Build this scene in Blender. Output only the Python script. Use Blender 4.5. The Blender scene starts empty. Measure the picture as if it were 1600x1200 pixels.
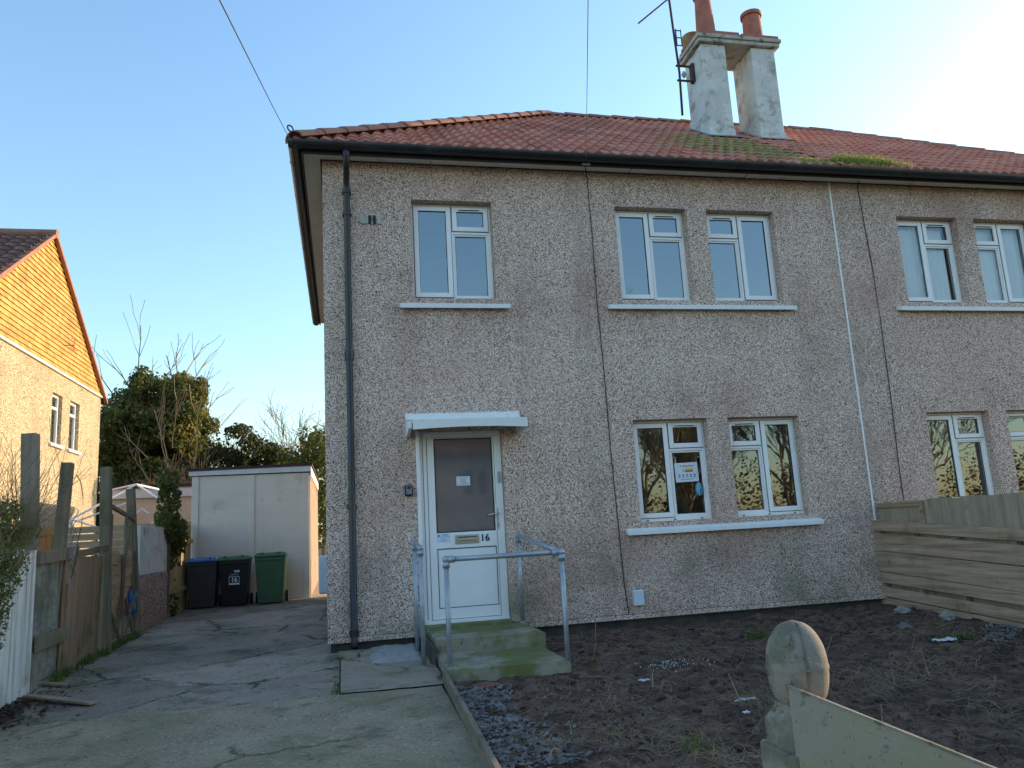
import bpy, bmesh, math, random
import numpy as np
from mathutils import Vector, Matrix, noise as mnoise
R = math.radians
random.seed(7); rng = np.random.default_rng(7)
scn = bpy.context.scene
col = scn.collection

# ------------------------------------------------------------------ camera
F_PX, YAW, PITCH, ROLL = 1233.0, R(12.449), R(10.614), R(-3.2226)
CAM = np.array([0.1707, -8.5325, 1.1542])
def axes():
    cy, sy, cp, sp, cr, sr = math.cos(YAW), math.sin(YAW), math.cos(PITCH), math.sin(PITCH), math.cos(ROLL), math.sin(ROLL)
    f = np.array([sy*cp, cy*cp, sp]); r0 = np.array([cy, -sy, 0]); u0 = np.cross(r0, f)
    return cr*r0+sr*u0, -sr*r0+cr*u0, f
AR, AU, AF = axes()
cd = bpy.data.cameras.new('camera'); cam = bpy.data.objects.new('camera', cd); col.objects.link(cam)
m = Matrix.Identity(4)
for i in range(3):
    m[i][0], m[i][1], m[i][2], m[i][3] = AR[i], AU[i], -AF[i], CAM[i]
cam.matrix_world = m
cd.sensor_width = 36; cd.lens = F_PX/1600*36; cd.clip_end = 3000; cd.clip_start = 0.05
scn.camera = cam
# ------------------------------------------------------------------ world, sun, exposure
SUN_EL, SUN_ROT = R(13.5), R(71)
w = bpy.data.worlds.new("World"); scn.world = w; w.use_nodes = True
nt = w.node_tree; nt.nodes.clear()
sky = nt.nodes.new('ShaderNodeTexSky'); sky.sky_type = 'NISHITA'; sky.sun_disc = False
sky.sun_elevation = SUN_EL; sky.sun_rotation = SUN_ROT; sky.air_density = 1.35; sky.dust_density = 0.8; sky.ozone_density = 3.4
bg = nt.nodes.new('ShaderNodeBackground'); bg.inputs[1].default_value = 0.13
wo = nt.nodes.new('ShaderNodeOutputWorld')
nt.links.new(sky.outputs[0], bg.inputs[0]); nt.links.new(bg.outputs[0], wo.inputs[0])
sd = bpy.data.lights.new('sun', 'SUN'); sd.energy = 2.2; sd.angle = R(0.5); sd.color = (1.0, 0.74, 0.44)
so = bpy.data.objects.new('sun', sd); col.objects.link(so)
S = Vector((math.sin(SUN_ROT)*math.cos(SUN_EL), math.cos(SUN_ROT)*math.cos(SUN_EL), math.sin(SUN_EL)))
so.rotation_euler = S.to_track_quat('Z', 'Y').to_euler(); so.location = S*60
scn.view_settings.view_transform = 'Standard'; scn.view_settings.look = 'None'
scn.view_settings.gamma = 1; scn.view_settings.exposure = 1.68; scn.view_settings.use_curve_mapping = False

# ------------------------------------------------------------------ where a spot of the photo lies on a real plane
def ray(x, y): return AF+AR*(x-800)/F_PX-AU*(y-600)/F_PX
def onX(x, y, X): d = ray(x, y); return CAM+d*(X-CAM[0])/d[0]
def onY(x, y, Y): d = ray(x, y); return CAM+d*(Y-CAM[1])/d[1]
def G(y):
    if y < -9.5: return .05+.045*-9.5
    if y < 0: return .05+.045*y
    if y < 12: return .05+.02*y
    return .29
def ong(x, y):
    z = 0.
    d = ray(x, y)
    for _ in range(80):
        P = CAM+d*(z-CAM[2])/d[2]; z = .5*z+.5*G(P[1])
    return CAM+d*(z-CAM[2])/d[2]

# ------------------------------------------------------------------ materials
def lin(c): return tuple(c)+(1.0,) if len(c) == 3 else tuple(c)
def nodes(name):
    mt = bpy.data.materials.new(name); mt.use_nodes = True
    n = mt.node_tree; b = n.nodes['Principled BSDF']
    return mt, n, b
def new(n, t, **kw):
    o = n.nodes.new(t)
    for k, v in kw.items(): setattr(o, k, v)
    return o
def texco(n, stretch=(1,1,1)):
    tc = new(n, 'ShaderNodeTexCoord'); mp = new(n, 'ShaderNodeMapping')
    mp.inputs['Scale'].default_value = stretch
    n.links.new(tc.outputs['Object'], mp.inputs[0]); return mp.outputs[0]
def ramp(n, fac, stops, interp='LINEAR'):
    r = new(n, 'ShaderNodeValToRGB'); r.color_ramp.interpolation = interp
    el = r.color_ramp.elements
    while len(el) < len(stops): el.new(0.5)
    for e, (p, c) in zip(el, stops): e.position = p; e.color = lin(c)
    n.links.new(fac, r.inputs[0]); return r.outputs[0]
def noise_tex(n, co, scale, detail=5, rough=.55, dist=0):
    t = new(n, 'ShaderNodeTexNoise'); t.inputs['Scale'].default_value = scale; t.inputs['Detail'].default_value = detail
    t.inputs['Roughness'].default_value = rough; t.inputs['Distortion'].default_value = dist
    n.links.new(co, t.inputs['Vector']); return t.outputs['Fac']
def mixc(n, fac, a, b, mode='MIX'):
    x = new(n, 'ShaderNodeMix', data_type='RGBA', blend_type=mode)
    for s, v in ((x.inputs['Factor'], fac), (x.inputs['A'], a), (x.inputs['B'], b)):
        if hasattr(v, 'is_output'): n.links.new(v, s)
        elif isinstance(v, (int, float)): s.default_value = v
        else: s.default_value = lin(v)
    return x.outputs['Result']
def smooth(n, v, lo, hi):
    x = new(n, 'ShaderNodeMapRange', interpolation_type='SMOOTHSTEP')
    n.links.new(v, x.inputs[0]); x.inputs[1].default_value = lo; x.inputs[2].default_value = hi
    return x.outputs[0]
def math_(n, op, a, b=None):
    x = new(n, 'ShaderNodeMath', operation=op)
    for s, v in zip(x.inputs, (a, b)):
        if v is None: continue
        if hasattr(v, 'is_output'): n.links.new(v, s)
        else: s.default_value = v
    return x.outputs[0]
def zband(n, lo, hi, axis=2):
    tc = new(n, 'ShaderNodeTexCoord'); sp = new(n, 'ShaderNodeSeparateXYZ'); n.links.new(tc.outputs['Object'], sp.inputs[0])
    x = new(n, 'ShaderNodeMapRange', interpolation_type='SMOOTHSTEP'); n.links.new(sp.outputs[axis], x.inputs[0])
    x.inputs[1].default_value = lo; x.inputs[2].default_value = hi; x.inputs[3].default_value = 1; x.inputs[4].default_value = 0
    return x.outputs[0]
def bump(n, b, h, strength, dist=.01):
    x = new(n, 'ShaderNodeBump'); x.inputs['Strength'].default_value = strength; x.inputs['Distance'].default_value = dist
    n.links.new(h, x.inputs['Height']); n.links.new(x.outputs[0], b.inputs['Normal'])
def mat(name, cols, scale=6, rough=.8, stretch=(1,1,1), detail=6, bmp=0, bdist=.005, bscale=None, metal=0, spec=.3, layers=(), speck=None, band=None):
    """cols: colours over a noise. layers: (colour, scale, lo, hi, strength) stains. speck: (colour, scale, lo, hi). band: (colour, lo, hi) along z."""
    mt, n, b = nodes(name)
    co = texco(n, stretch); f = noise_tex(n, co, scale, detail)
    k = len(cols)
    c = ramp(n, f, [(.3+.4*i/max(1, k-1), x) for i, x in enumerate(cols)]) if k > 1 else None
    if c is None: c = mixc(n, 0, cols[0], cols[0])
    o = texco(n)
    if speck:
        sf = noise_tex(n, o, speck[1], 2); c = mixc(n, smooth(n, sf, speck[2], speck[3]), c, speck[0])
    for (lc, ls, lo, hi, st) in layers:
        lf = noise_tex(n, o, ls, 7, .62); c = mixc(n, math_(n, 'MULTIPLY', smooth(n, lf, lo, hi), st), c, lc)
    if band:
        nf = smooth(n, noise_tex(n, o, 4, 6, .6), .3, .65)
        c = mixc(n, math_(n, 'MULTIPLY', zband(n, band[1], band[2]), nf), c, band[0])
    n.links.new(c, b.inputs['Base Color']); b.inputs['Roughness'].default_value = rough; b.inputs['Metallic'].default_value = metal
    b.inputs['Specular IOR Level'].default_value = spec
    if bmp: bump(n, b, noise_tex(n, co if bscale is None else o, bscale or scale*3, 6, .65), bmp, bdist)
    return mt
def crack(mt, scale=.7, width=.006, col=(.03, .028, .022), amt=.85, moss=(.08, .10, .03), mossw=.02):
    n = mt.node_tree; b = n.nodes['Principled BSDF']; src = b.inputs['Base Color'].links[0].from_socket
    co = texco(n); d = new(n, 'ShaderNodeVectorMath', operation='ADD'); nz = new(n, 'ShaderNodeTexNoise'); nz.inputs['Scale'].default_value = 3; nz.inputs['Detail'].default_value = 6; nz.inputs['Roughness'].default_value = .65
    n.links.new(co, nz.inputs['Vector']); sc = new(n, 'ShaderNodeVectorMath', operation='SCALE'); sc.inputs['Scale'].default_value = .42; n.links.new(nz.outputs['Color'], sc.inputs[0])
    n.links.new(co, d.inputs[0]); n.links.new(sc.outputs[0], d.inputs[1])
    v = new(n, 'ShaderNodeTexVoronoi', feature='DISTANCE_TO_EDGE'); v.inputs['Scale'].default_value = scale; n.links.new(d.outputs[0], v.inputs['Vector'])
    gate = smooth(n, noise_tex(n, co, 1.1, 3, .5), .42, .52)
    m1 = math_(n, 'MULTIPLY', math_(n, 'SUBTRACT', 1, smooth(n, v.outputs['Distance'], mossw*.3, mossw)), math_(n, 'MULTIPLY', gate, .5))
    m2 = math_(n, 'MULTIPLY', math_(n, 'SUBTRACT', 1, smooth(n, v.outputs['Distance'], width*.4, width)), math_(n, 'MULTIPLY', gate, amt))
    c = mixc(n, m2, mixc(n, m1, src, moss), col); n.links.new(c, b.inputs['Base Color'])
def patches(mt, scale, lo, hi):
    '''concrete poured at different times: each irregular bay a little lighter or darker'''
    n = mt.node_tree; b = n.nodes['Principled BSDF']; src = b.inputs['Base Color'].links[0].from_socket
    co = texco(n); d = new(n, 'ShaderNodeVectorMath', operation='ADD'); nz = new(n, 'ShaderNodeTexNoise'); nz.inputs['Scale'].default_value = 2.2; nz.inputs['Detail'].default_value = 6
    n.links.new(co, nz.inputs['Vector']); sc = new(n, 'ShaderNodeVectorMath', operation='SCALE'); sc.inputs['Scale'].default_value = .5; n.links.new(nz.outputs['Color'], sc.inputs[0])
    n.links.new(co, d.inputs[0]); n.links.new(sc.outputs[0], d.inputs[1])
    v = new(n, 'ShaderNodeTexVoronoi'); v.inputs['Scale'].default_value = scale; n.links.new(d.outputs[0], v.inputs['Vector'])
    sp = new(n, 'ShaderNodeSeparateColor'); n.links.new(v.outputs['Color'], sp.inputs[0])
    g = new(n, 'ShaderNodeMapRange'); n.links.new(sp.outputs[0], g.inputs[0]); g.inputs[3].default_value = lo; g.inputs[4].default_value = hi
    cc = new(n, 'ShaderNodeCombineColor'); [n.links.new(g.outputs[0], cc.inputs[i]) for i in range(3)]
    n.links.new(mixc(n, 1.0, src, cc.outputs[0], 'MULTIPLY'), b.inputs['Base Color'])
def pebble(name, light, dark, warm, scale=52, amount=.5, algae=True, split=.5):
    mt, n, b = nodes(name); co = texco(n)
    wob = new(n, 'ShaderNodeVectorMath', operation='ADD')
    nz = new(n, 'ShaderNodeTexNoise'); nz.inputs['Scale'].default_value = 70; n.links.new(co, nz.inputs['Vector'])
    sc = new(n, 'ShaderNodeVectorMath', operation='SCALE'); sc.inputs['Scale'].default_value = .02; n.links.new(nz.outputs['Color'], sc.inputs[0])
    n.links.new(co, wob.inputs[0]); n.links.new(sc.outputs[0], wob.inputs[1])
    v = new(n, 'ShaderNodeTexVoronoi'); v.inputs['Scale'].default_value = scale; n.links.new(wob.outputs[0], v.inputs['Vector'])
    sp = new(n, 'ShaderNodeSeparateColor'); n.links.new(v.outputs['Color'], sp.inputs[0])
    big = noise_tex(n, co, .9, 5, .6)
    key = math_(n, 'ADD', sp.outputs[0], math_(n, 'MULTIPLY', math_(n, 'SUBTRACT', big, .5), .35))
    c = ramp(n, key, [(0, dark), (split*.72, warm), (split*.9, light), (.82, tuple(x*1.28 for x in light)), (1, tuple(x*.72 for x in light))], 'CONSTANT')
    c = mixc(n, math_(n, 'MULTIPLY', smooth(n, noise_tex(n, co, .7, 6, .6), .48, .72), .45), c, tuple(x*.8 for x in warm))
    c = mixc(n, math_(n, 'MULTIPLY', smooth(n, noise_tex(n, texco(n, (2.2, 2.2, .25)), 1.3, 6, .6), .50, .75), .42), c, tuple(x*.40 for x in light))
    c = mixc(n, math_(n, 'MULTIPLY', smooth(n, noise_tex(n, co, .45, 5, .6), .45, .65), .17), c, (warm[0]*1.2, warm[1]*.95, warm[2]*.85))
    if algae:
        sp2 = new(n, 'ShaderNodeSeparateXYZ'); n.links.new(co, sp2.inputs[0])
        for zs_, x0_, x1_ in ((3.66, .7, 2.2), (3.66, 3.1, 5.85), (1.04, 3.1, 5.85), (3.66, 7.0, 9.8)):   # dirty rain runs under each sill
            zz = new(n, 'ShaderNodeMapRange', interpolation_type='SMOOTHSTEP'); n.links.new(sp2.outputs[2], zz.inputs[0]); zz.inputs[1].default_value = zs_-.75; zz.inputs[2].default_value = zs_
            ins = math_(n, 'MULTIPLY', smooth(n, sp2.outputs[0], x0_, x0_+.12), math_(n, 'SUBTRACT', 1, smooth(n, sp2.outputs[0], x1_-.12, x1_)))
            low = math_(n, 'LESS_THAN', sp2.outputs[2], zs_)
            st_ = smooth(n, noise_tex(n, texco(n, (7, 7, .25)), 1.6, 5, .6), .44, .66)
            kk = math_(n, 'MULTIPLY', math_(n, 'MULTIPLY', zz.outputs[0], ins), math_(n, 'MULTIPLY', low, math_(n, 'MULTIPLY', st_, .14)))
            c = mixc(n, kk, c, (.10, .085, .07))
        rust = math_(n, 'MULTIPLY', smooth(n, noise_tex(n, texco(n, (3.5, 3.5, .35)), 2.1, 6, .6), .60, .78), .5)
        c = mixc(n, rust, c, (.20, .12, .07))
    if algae:
        a = math_(n, 'MULTIPLY', zband(n, .1, 1.5), smooth(n, noise_tex(n, co, 1.6, 6, .6), .42, .68))
        c = mixc(n, math_(n, 'MULTIPLY', a, .55), c, (.10, .13, .055))
    n.links.new(c, b.inputs['Base Color']); b.inputs['Roughness'].default_value = .9; b.inputs['Specular IOR Level'].default_value = .2
    h = math_(n, 'SUBTRACT', 1, v.outputs['Distance']); bump(n, b, h, .5, .010)
    return mt
def glass(name, base=.30, wav=.02, tint=(.75, .8, .8), rough=0.012):
    mt = bpy.data.materials.new(name); mt.use_nodes = True; n = mt.node_tree; n.nodes.clear()
    out = new(n, 'ShaderNodeOutputMaterial'); mx = new(n, 'ShaderNodeMixShader')
    tr = new(n, 'ShaderNodeBsdfTransparent'); tr.inputs[0].default_value = lin(tint)
    gl = new(n, 'ShaderNodeBsdfGlossy'); gl.inputs['Roughness'].default_value = rough; gl.inputs[0].default_value = (.86, .95, 1, 1)
    fr = new(n, 'ShaderNodeFresnel'); fr.inputs[0].default_value = 1.5
    fac = math_(n, 'MINIMUM', math_(n, 'ADD', fr.outputs[0], base), 1.0)
    co = texco(n); h = noise_tex(n, co, 3.2, 2, .4)
    bp = new(n, 'ShaderNodeBump'); bp.inputs['Strength'].default_value = 1; bp.inputs['Distance'].default_value = wav
    n.links.new(h, bp.inputs['Height']); n.links.new(bp.outputs[0], gl.inputs['Normal'])
    n.links.new(fac, mx.inputs[0]); n.links.new(tr.outputs[0], mx.inputs[1]); n.links.new(gl.outputs[0], mx.inputs[2])
    n.links.new(mx.outputs[0], out.inputs[0]); return mt
def tile_mat(name, cols, moss=None, mossbox=None):
    mt, n, b = nodes(name); co = texco(n)
    at = new(n, 'ShaderNodeAttribute', attribute_name='tint')
    c = ramp(n, at.outputs['Fac'], [(i/(len(cols)-1), x) for i, x in enumerate(cols)])
    c = mixc(n, math_(n, 'MULTIPLY', smooth(n, noise_tex(n, co, 9, 6, .65), .5, .75), .5), c, (.05, .04, .035))
    c = mixc(n, math_(n, 'MULTIPLY', smooth(n, noise_tex(n, co, 1.1, 4, .6), .5, .7), .5), c, tuple(x*.6 for x in cols[0]))
    if moss:
        gx = new(n, 'ShaderNodeTexCoord'); sp = new(n, 'ShaderNodeSeparateXYZ'); n.links.new(gx.outputs['Object'], sp.inputs[0])
        (cx, cyy, rx, ry) = mossbox
        dx = math_(n, 'POWER', math_(n, 'DIVIDE', math_(n, 'SUBTRACT', sp.outputs[0], cx), rx), 2)
        dy = math_(n, 'POWER', math_(n, 'DIVIDE', math_(n, 'SUBTRACT', sp.outputs[1], cyy), ry), 2)
        e = math_(n, 'SUBTRACT', 1.25, math_(n, 'ADD', dx, dy))
        e = math_(n, 'MINIMUM', math_(n, 'MAXIMUM', e, 0.0), 1.0)
        k = math_(n, 'MULTIPLY', smooth(n, math_(n, 'ADD', noise_tex(n, co, 5, 7, .68), math_(n, 'MULTIPLY', e, .22)), .56, .72), smooth(n, e, 0, .4))
        mc = ramp(n, noise_tex(n, co, 8, 4), [(.3, moss[0]), (.5, moss[1]), (.7, moss[2])])
        c = mixc(n, math_(n, 'MULTIPLY', k, .85), c, mc)
    n.links.new(c, b.inputs['Base Color']); b.inputs['Roughness'].default_value = .8; b.inputs['Specular IOR Level'].default_value = .25
    bump(n, b, noise_tex(n, co, 60, 5, .7), .35, .004)
    return mt
def leaf_mat(name, cols, scale=1.3, rough=.55, trans=.45):
    mt, n, b = nodes(name); co = texco(n)
    at = new(n, 'ShaderNodeAttribute', attribute_name='tint')
    c = ramp(n, at.outputs['Fac'], [(i/(len(cols)-1), x) for i, x in enumerate(cols)])
    n.links.new(c, b.inputs['Base Color']); b.inputs['Roughness'].default_value = rough; b.inputs['Specular IOR Level'].default_value = .25
    tl = new(n, 'ShaderNodeBsdfTranslucent'); n.links.new(mixc(n, 1.0, c, (1.0, .92, .45), 'MULTIPLY'), tl.inputs[0]); mx = new(n, 'ShaderNodeMixShader'); mx.inputs[0].default_value = trans
    n.links.new(b.outputs[0], mx.inputs[1]); n.links.new(tl.outputs[0], mx.inputs[2]); n.links.new(mx.outputs[0], n.nodes['Material Output'].inputs[0])
    return mt

MT = {}
MT['pebble'] = pebble('pebbledash', (.81, .645, .545), (.085, .049, .040), (.36, .18, .14), scale=168, split=.45)
MT['pebble_left'] = pebble('golden_pebbledash', (.50, .42, .29), (.16, .12, .07), (.33, .25, .15), scale=60, algae=False)
MT['pebble_pink'] = pebble('pink_pebbledash', (.42, .34, .30), (.12, .07, .06), (.30, .18, .15), scale=60, algae=False)
MT['plinth'] = mat('plinth_concrete', [(.05, .05, .045), (.10, .09, .08)], 7, .95, bmp=.5)
MT['plaster'] = mat('inside_plaster', [(.36, .34, .31), (.42, .40, .37)], 2, .9)
MT['upvc'] = mat('white_upvc', [(.80, .80, .80), (.86, .86, .86)], 3, .32, spec=.5, layers=[((.48, .48, .46), 9, .6, .8, .25)])
MT['upvc_old'] = mat('white_sill_paint', [(.70, .72, .72), (.80, .81, .81)], 6, .5, layers=[((.36, .36, .27), 6, .55, .75, .5), ((.25, .25, .2), 30, .62, .75, .4)])
MT['gasket'] = mat('black_gasket', [(.02, .02, .022)], 3, .6)
MT['darkmetal'] = mat('dark_vent', [(.05, .05, .055)], 3, .5)
MT['glass'] = glass('window_glass', .25, .0004, (.95, .97, .97))
MT['glass_low'] = glass('lower_window_glass', .15, .0006, (.95, .97, .97), .010)
MT['glass_clear'] = glass('clear_window_glass', .05, .0004, (.97, .99, .99))
def film_glass(name):
    mt, n, b = nodes(name); co = texco(n)
    c = ramp(n, noise_tex(n, co, 3, 4), [(.3, (.085, .092, .11)), (.7, (.115, .122, .14))]); n.links.new(c, b.inputs['Base Color'])
    b.inputs['Roughness'].default_value = .06; b.inputs['Specular IOR Level'].default_value = 1.0; b.inputs['IOR'].default_value = 1.9; bump(n, b, noise_tex(n, co, 3, 2), .1, .002); return mt
MT['doorglass'] = film_glass('door_film_glass')
MT['curtain'] = mat('net_curtain', [(.78, .82, .84), (.88, .90, .91)], 3, .9, stretch=(6, 6, .3))
MT['tile'] = tile_mat('red_roof_tile', [(.38, .14, .10), (.53, .185, .125), (.58, .25, .175), (.44, .18, .13)],
    moss=[(.10, .09, .035), (.22, .20, .06), (.34, .29, .08)], mossbox=(5.9, .9, 1.5, 1.25))
MT['tile_new'] = tile_mat('neighbour_roof_tile', [(.48, .165, .11), (.56, .21, .14), (.60, .25, .17)])
MT['tile_brown'] = tile_mat('brown_roof_tile', [(.10, .055, .04), (.15, .08, .06), (.19, .10, .07)])
MT['hung'] = tile_mat('hung_tile', [(.44, .22, .065), (.54, .29, .085), (.62, .37, .12), (.50, .25, .08)])
MT['hip'] = mat('ridge_tile_clay', [(.26, .12, .085), (.36, .185, .135)], 5, .85, bmp=.2, layers=[((.14, .12, .06), 5, .55, .72, .7)])
MT['black'] = mat('black_plastic', [(.012, .013, .016), (.022, .023, .027)], 4, .38, spec=.45, layers=[((.07, .07, .065), 4, .55, .8, .5)])
MT['fascia'] = mat('fascia_black', [(.02, .021, .025), (.035, .036, .04)], 4, .5)
MT['soffit'] = mat('soffit_board', [(.66, .62, .55), (.74, .70, .63)], 3, .8, layers=[((.26, .20, .15), 5, .58, .75, .5)])
MT['render_white'] = mat('chimney_render', [(.50, .50, .48), (.66, .66, .63)], 4, .9, bmp=.5, bdist=.01, bscale=30,
    layers=[((.20, .19, .16), 3.2, .52, .70, .75), ((.22, .22, .09), 5, .57, .70, .6), ((.08, .08, .07), 12, .62, .72, .8)])
MT['cap'] = mat('chimney_cap', [(.36, .35, .30), (.50, .48, .42)], 6, .9, bmp=.4, layers=[((.07, .065, .055), 8, .52, .66, .8)])
MT['lead'] = mat('lead_flashing', [(.16, .17, .19), (.26, .27, .29)], 5, .6)
MT['terracotta'] = mat('terracotta', [(.33, .11, .075), (.44, .17, .12)], 6, .85, bmp=.2, layers=[((.16, .08, .06), 5, .56, .72, .6)])
MT['terracotta_old'] = mat('lichened_pot', [(.28, .14, .08), (.36, .24, .08)], 7, .9, layers=[((.36, .30, .07), 5, .48, .62, .8), ((.06, .05, .04), 14, .6, .7, .8)])
MT['galv'] = mat('galvanised_pipe', [(.30, .33, .36), (.42, .45, .48)], 12, .45, metal=.55, spec=.5, layers=[((.20, .20, .19), 10, .56, .75, .6)])
MT['rust'] = mat('rusty_steel', [(.05, .035, .03), (.10, .06, .045)], 8, .8)
MT['step'] = mat('mossy_concrete', [(.24, .215, .16), (.36, .325, .25)], 5, .95, bmp=.6, bdist=.01, bscale=26,
    layers=[((.12, .125, .03), 1.9, .40, .58, .85), ((.15, .165, .035), 7, .50, .64, .6), ((.06, .055, .045), 14, .60, .72, .6)])
MT['drive'] = mat('driveway_concrete', [(.29, .225, .17), (.43, .345, .27)], 2.2, .95, bmp=1.0, bdist=.014, bscale=40,
    layers=[((.12, .13, .065), 1.1, .48, .64, .7), ((.10, .092, .08), 2.6, .52, .68, .65), ((.33, .31, .28), 3.3, .60, .72, .5), ((.05, .045, .04), 11, .60, .70, .7), ((.07, .06, .05), 32, .58, .66, .6)], speck=((.50, .44, .36), 42, .60, .70))
MT['slab'] = mat('mossy_slab', [(.26, .205, .135), (.37, .30, .20)], 3, .95, bmp=1.0, bdist=.016, bscale=42,
    layers=[((.15, .15, .07), 1.0, .42, .66, .55), ((.07, .062, .045), 30, .58, .66, .6), ((.13, .115, .075), 4, .55, .7, .6), ((.05, .045, .03), 13, .6, .7, .6)], speck=((.48, .42, .30), 48, .57, .68))
MT['path'] = mat('path_concrete', [(.26, .20, .15), (.37, .30, .23)], 4, .95, bmp=.6, bdist=.008, bscale=50,
    layers=[((.12, .13, .065), 2, .5, .66, .6), ((.09, .08, .065), 5, .55, .7, .6)])
patches(MT['drive'], .55, .72, 1.12); crack(MT['drive'], .55, .011); crack(MT['drive'], 1.7, .006, amt=.6)
crack(MT['slab'], .45, .005, amt=.6); crack(MT['path'], .8, .008)
MT['patch'] = mat('pale_cement', [(.27, .26, .245), (.40, .39, .37)], 6, .95, bmp=.7, layers=[((.14, .14, .12), 6, .5, .66, .8)])
MT['soil'] = mat('bare_soil', [(.068, .037, .024), (.125, .072, .049), (.195, .122, .086)], 9, 1.0, bmp=.9, bdist=.02, bscale=34,
    layers=[((.16, .13, .085), 1.6, .56, .70, .5), ((.026, .017, .013), 4, .5, .62, .6), ((.018, .012, .010), 24, .52, .62, .7), ((.20, .14, .10), 33, .60, .68, .6)], speck=((.24, .19, .14), 60, .64, .70))
MT['grassland'] = mat('grass_ground', [(.035, .05, .018), (.07, .085, .03)], 3, 1.0, bmp=.6)
MT['road'] = mat('asphalt', [(.045, .045, .047), (.065, .064, .063)], 6, .95, bmp=.5)
MT['slate'] = mat('slate', [(.095, .088, .088), (.23, .215, .205)], 7, .7, bmp=.3)
MT['straw'] = mat('dry_stalk', [(.14, .095, .05), (.36, .28, .17)], 3, .9)
MT['clod'] = mat('soil_clod', [(.035, .022, .016), (.09, .058, .042)], 14, 1.0)
MT['litter'] = mat('white_paper', [(.50, .52, .54), (.64, .66, .68)], 8, .7)
MT['grass'] = leaf_mat('grass_blade', [(.06, .11, .02), (.10, .17, .035), (.19, .22, .06)])
MT['stone'] = mat('garden_stone', [(.22, .21, .19), (.34, .33, .30)], 6, .9, bmp=.5)
MT['brick'] = mat('old_brick', [(.16, .065, .05), (.24, .11, .09)], 9, .9, bmp=.5)
def wood(name, cols, axis, moss=.4, mosscol=(.075, .085, .03), fine=16, dark=(.05, .04, .03)):
    st = [1, 1, 1]; st[axis] = .06
    mt = mat(name, cols, fine, .9, stretch=tuple(st), bmp=.8, bdist=.006, layers=[(mosscol, 2.4, .48, .64, moss), (dark, 5, .58, .72, .5), (tuple(x*.8 for x in dark), 13, .70, .75, .85)])
    n = mt.node_tree; b = n.nodes['Principled BSDF']; src = b.inputs['Base Color'].links[0].from_socket
    st2 = [1, 1, 1]; st2[axis] = .03
    g = smooth(n, noise_tex(n, texco(n, tuple(st2)), fine*3.2, 5, .7), .52, .68)
    g2 = smooth(n, noise_tex(n, texco(n, tuple(st2)), fine*.9, 4, .6), .60, .70)
    c = mixc(n, math_(n, 'MULTIPLY', g, .55), src, tuple(x*.55 for x in cols[0])); c = mixc(n, math_(n, 'MULTIPLY', g2, .5), c, tuple(min(1, x*1.25) for x in cols[-1]))
    n.links.new(c, b.inputs['Base Color']); return mt
MT['w_fence'] = wood('weathered_board', [(.25, .16, .10), (.40, .275, .185), (.48, .355, .265)], 1, .30, (.20, .165, .085), 16, (.13, .09, .06))
MT['w_close'] = wood('closeboard', [(.29, .22, .15), (.40, .32, .245)], 2, .35, (.24, .21, .12))
MT['w_grey'] = wood('grey_post_wood', [(.19, .155, .12), (.32, .265, .21)], 2, .3)
MT['w_green'] = wood('green_post_wood', [(.15, .115, .075), (.25, .20, .135)], 2, .6)
MT['w_white'] = wood('flaking_white_paint', [(.40, .38, .34), (.64, .62, .57), (.72, .70, .66)], 2, .25, (.16, .18, .07), 13, (.16, .14, .12))
MT['w_brown'] = wood('brown_board', [(.22, .13, .075), (.34, .22, .135)], 2, .55, (.09, .10, .03))
MT['w_ply'] = mat('mossy_plywood', [(.17, .165, .13), (.30, .285, .24)], 9, .9, stretch=(1, 1, 2.5), bmp=.5, layers=[((.05, .06, .03), 2.2, .45, .62, .6)])
MT['w_orange'] = wood('orange_board', [(.36, .14, .05), (.46, .20, .075)], 2, .1)
MT['w_slat'] = wood('pale_slat', [(.33, .23, .14), (.42, .31, .20)], 0, .15)
MT['w_lap'] = wood('lapped_board', [(.36, .25, .14), (.50, .36, .22)], 1, .5, (.10, .10, .04))
MT['w_yellow'] = wood('sunlit_board', [(.35, .27, .12), (.46, .36, .17)], 2, .35, (.17, .18, .05))
MT['w_edge'] = wood('edging_timber', [(.17, .14, .10), (.27, .23, .17)], 1, .4)
MT['w_plank'] = wood('loose_plank', [(.26, .19, .13), (.36, .28, .20)], 0, .15)
MT['shed'] = mat('shed_render', [(.68, .58, .50), (.76, .66, .575)], 1.6, .9, bmp=.35, bdist=.006, bscale=40, stretch=(1, 1, 3),
    layers=[((.24, .21, .18), 1.2, .55, .74, .5), ((.22, .22, .17), 7, .62, .75, .4)])
MT['shed_trim'] = mat('shed_trim', [(.56, .55, .56), (.68, .67, .68)], 4, .7, layers=[((.28, .28, .2), 7, .55, .7, .6)])
MT['felt'] = mat('roof_felt', [(.045, .028, .03), (.07, .045, .045)], 6, .9)
MT['garage'] = mat('garage_wall', [(.52, .40, .31), (.60, .48, .38)], 3, .9)
MT['bin_grey'] = mat('grey_bin_plastic', [(.045, .048, .056), (.06, .062, .07)], 5, .45, spec=.4)
MT['bin_black'] = mat('black_bin_plastic', [(.012, .013, .017), (.02, .021, .026)], 5, .42, spec=.4)
MT['bin_green'] = mat('green_bin_plastic', [(.050, .115, .055), (.065, .14, .07)], 5, .45, spec=.4)
MT['bin_blue'] = mat('blue_lid_plastic', [(.035, .11, .32), (.05, .15, .38)], 5, .4, spec=.4)
MT['white'] = mat('white_print', [(.75, .78, .82)], 3, .6)
MT['ink'] = mat('black_ink', [(.02, .02, .03)], 3, .6)
MT['blue_ink'] = mat('blue_ink', [(.05, .12, .40)], 3, .6)
MT['yellow_ink'] = mat('yellow_ink', [(.75, .58, .06)], 3, .6)
MT['red_ink'] = mat('red_ink', [(.60, .10, .05)], 3, .6)
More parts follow.
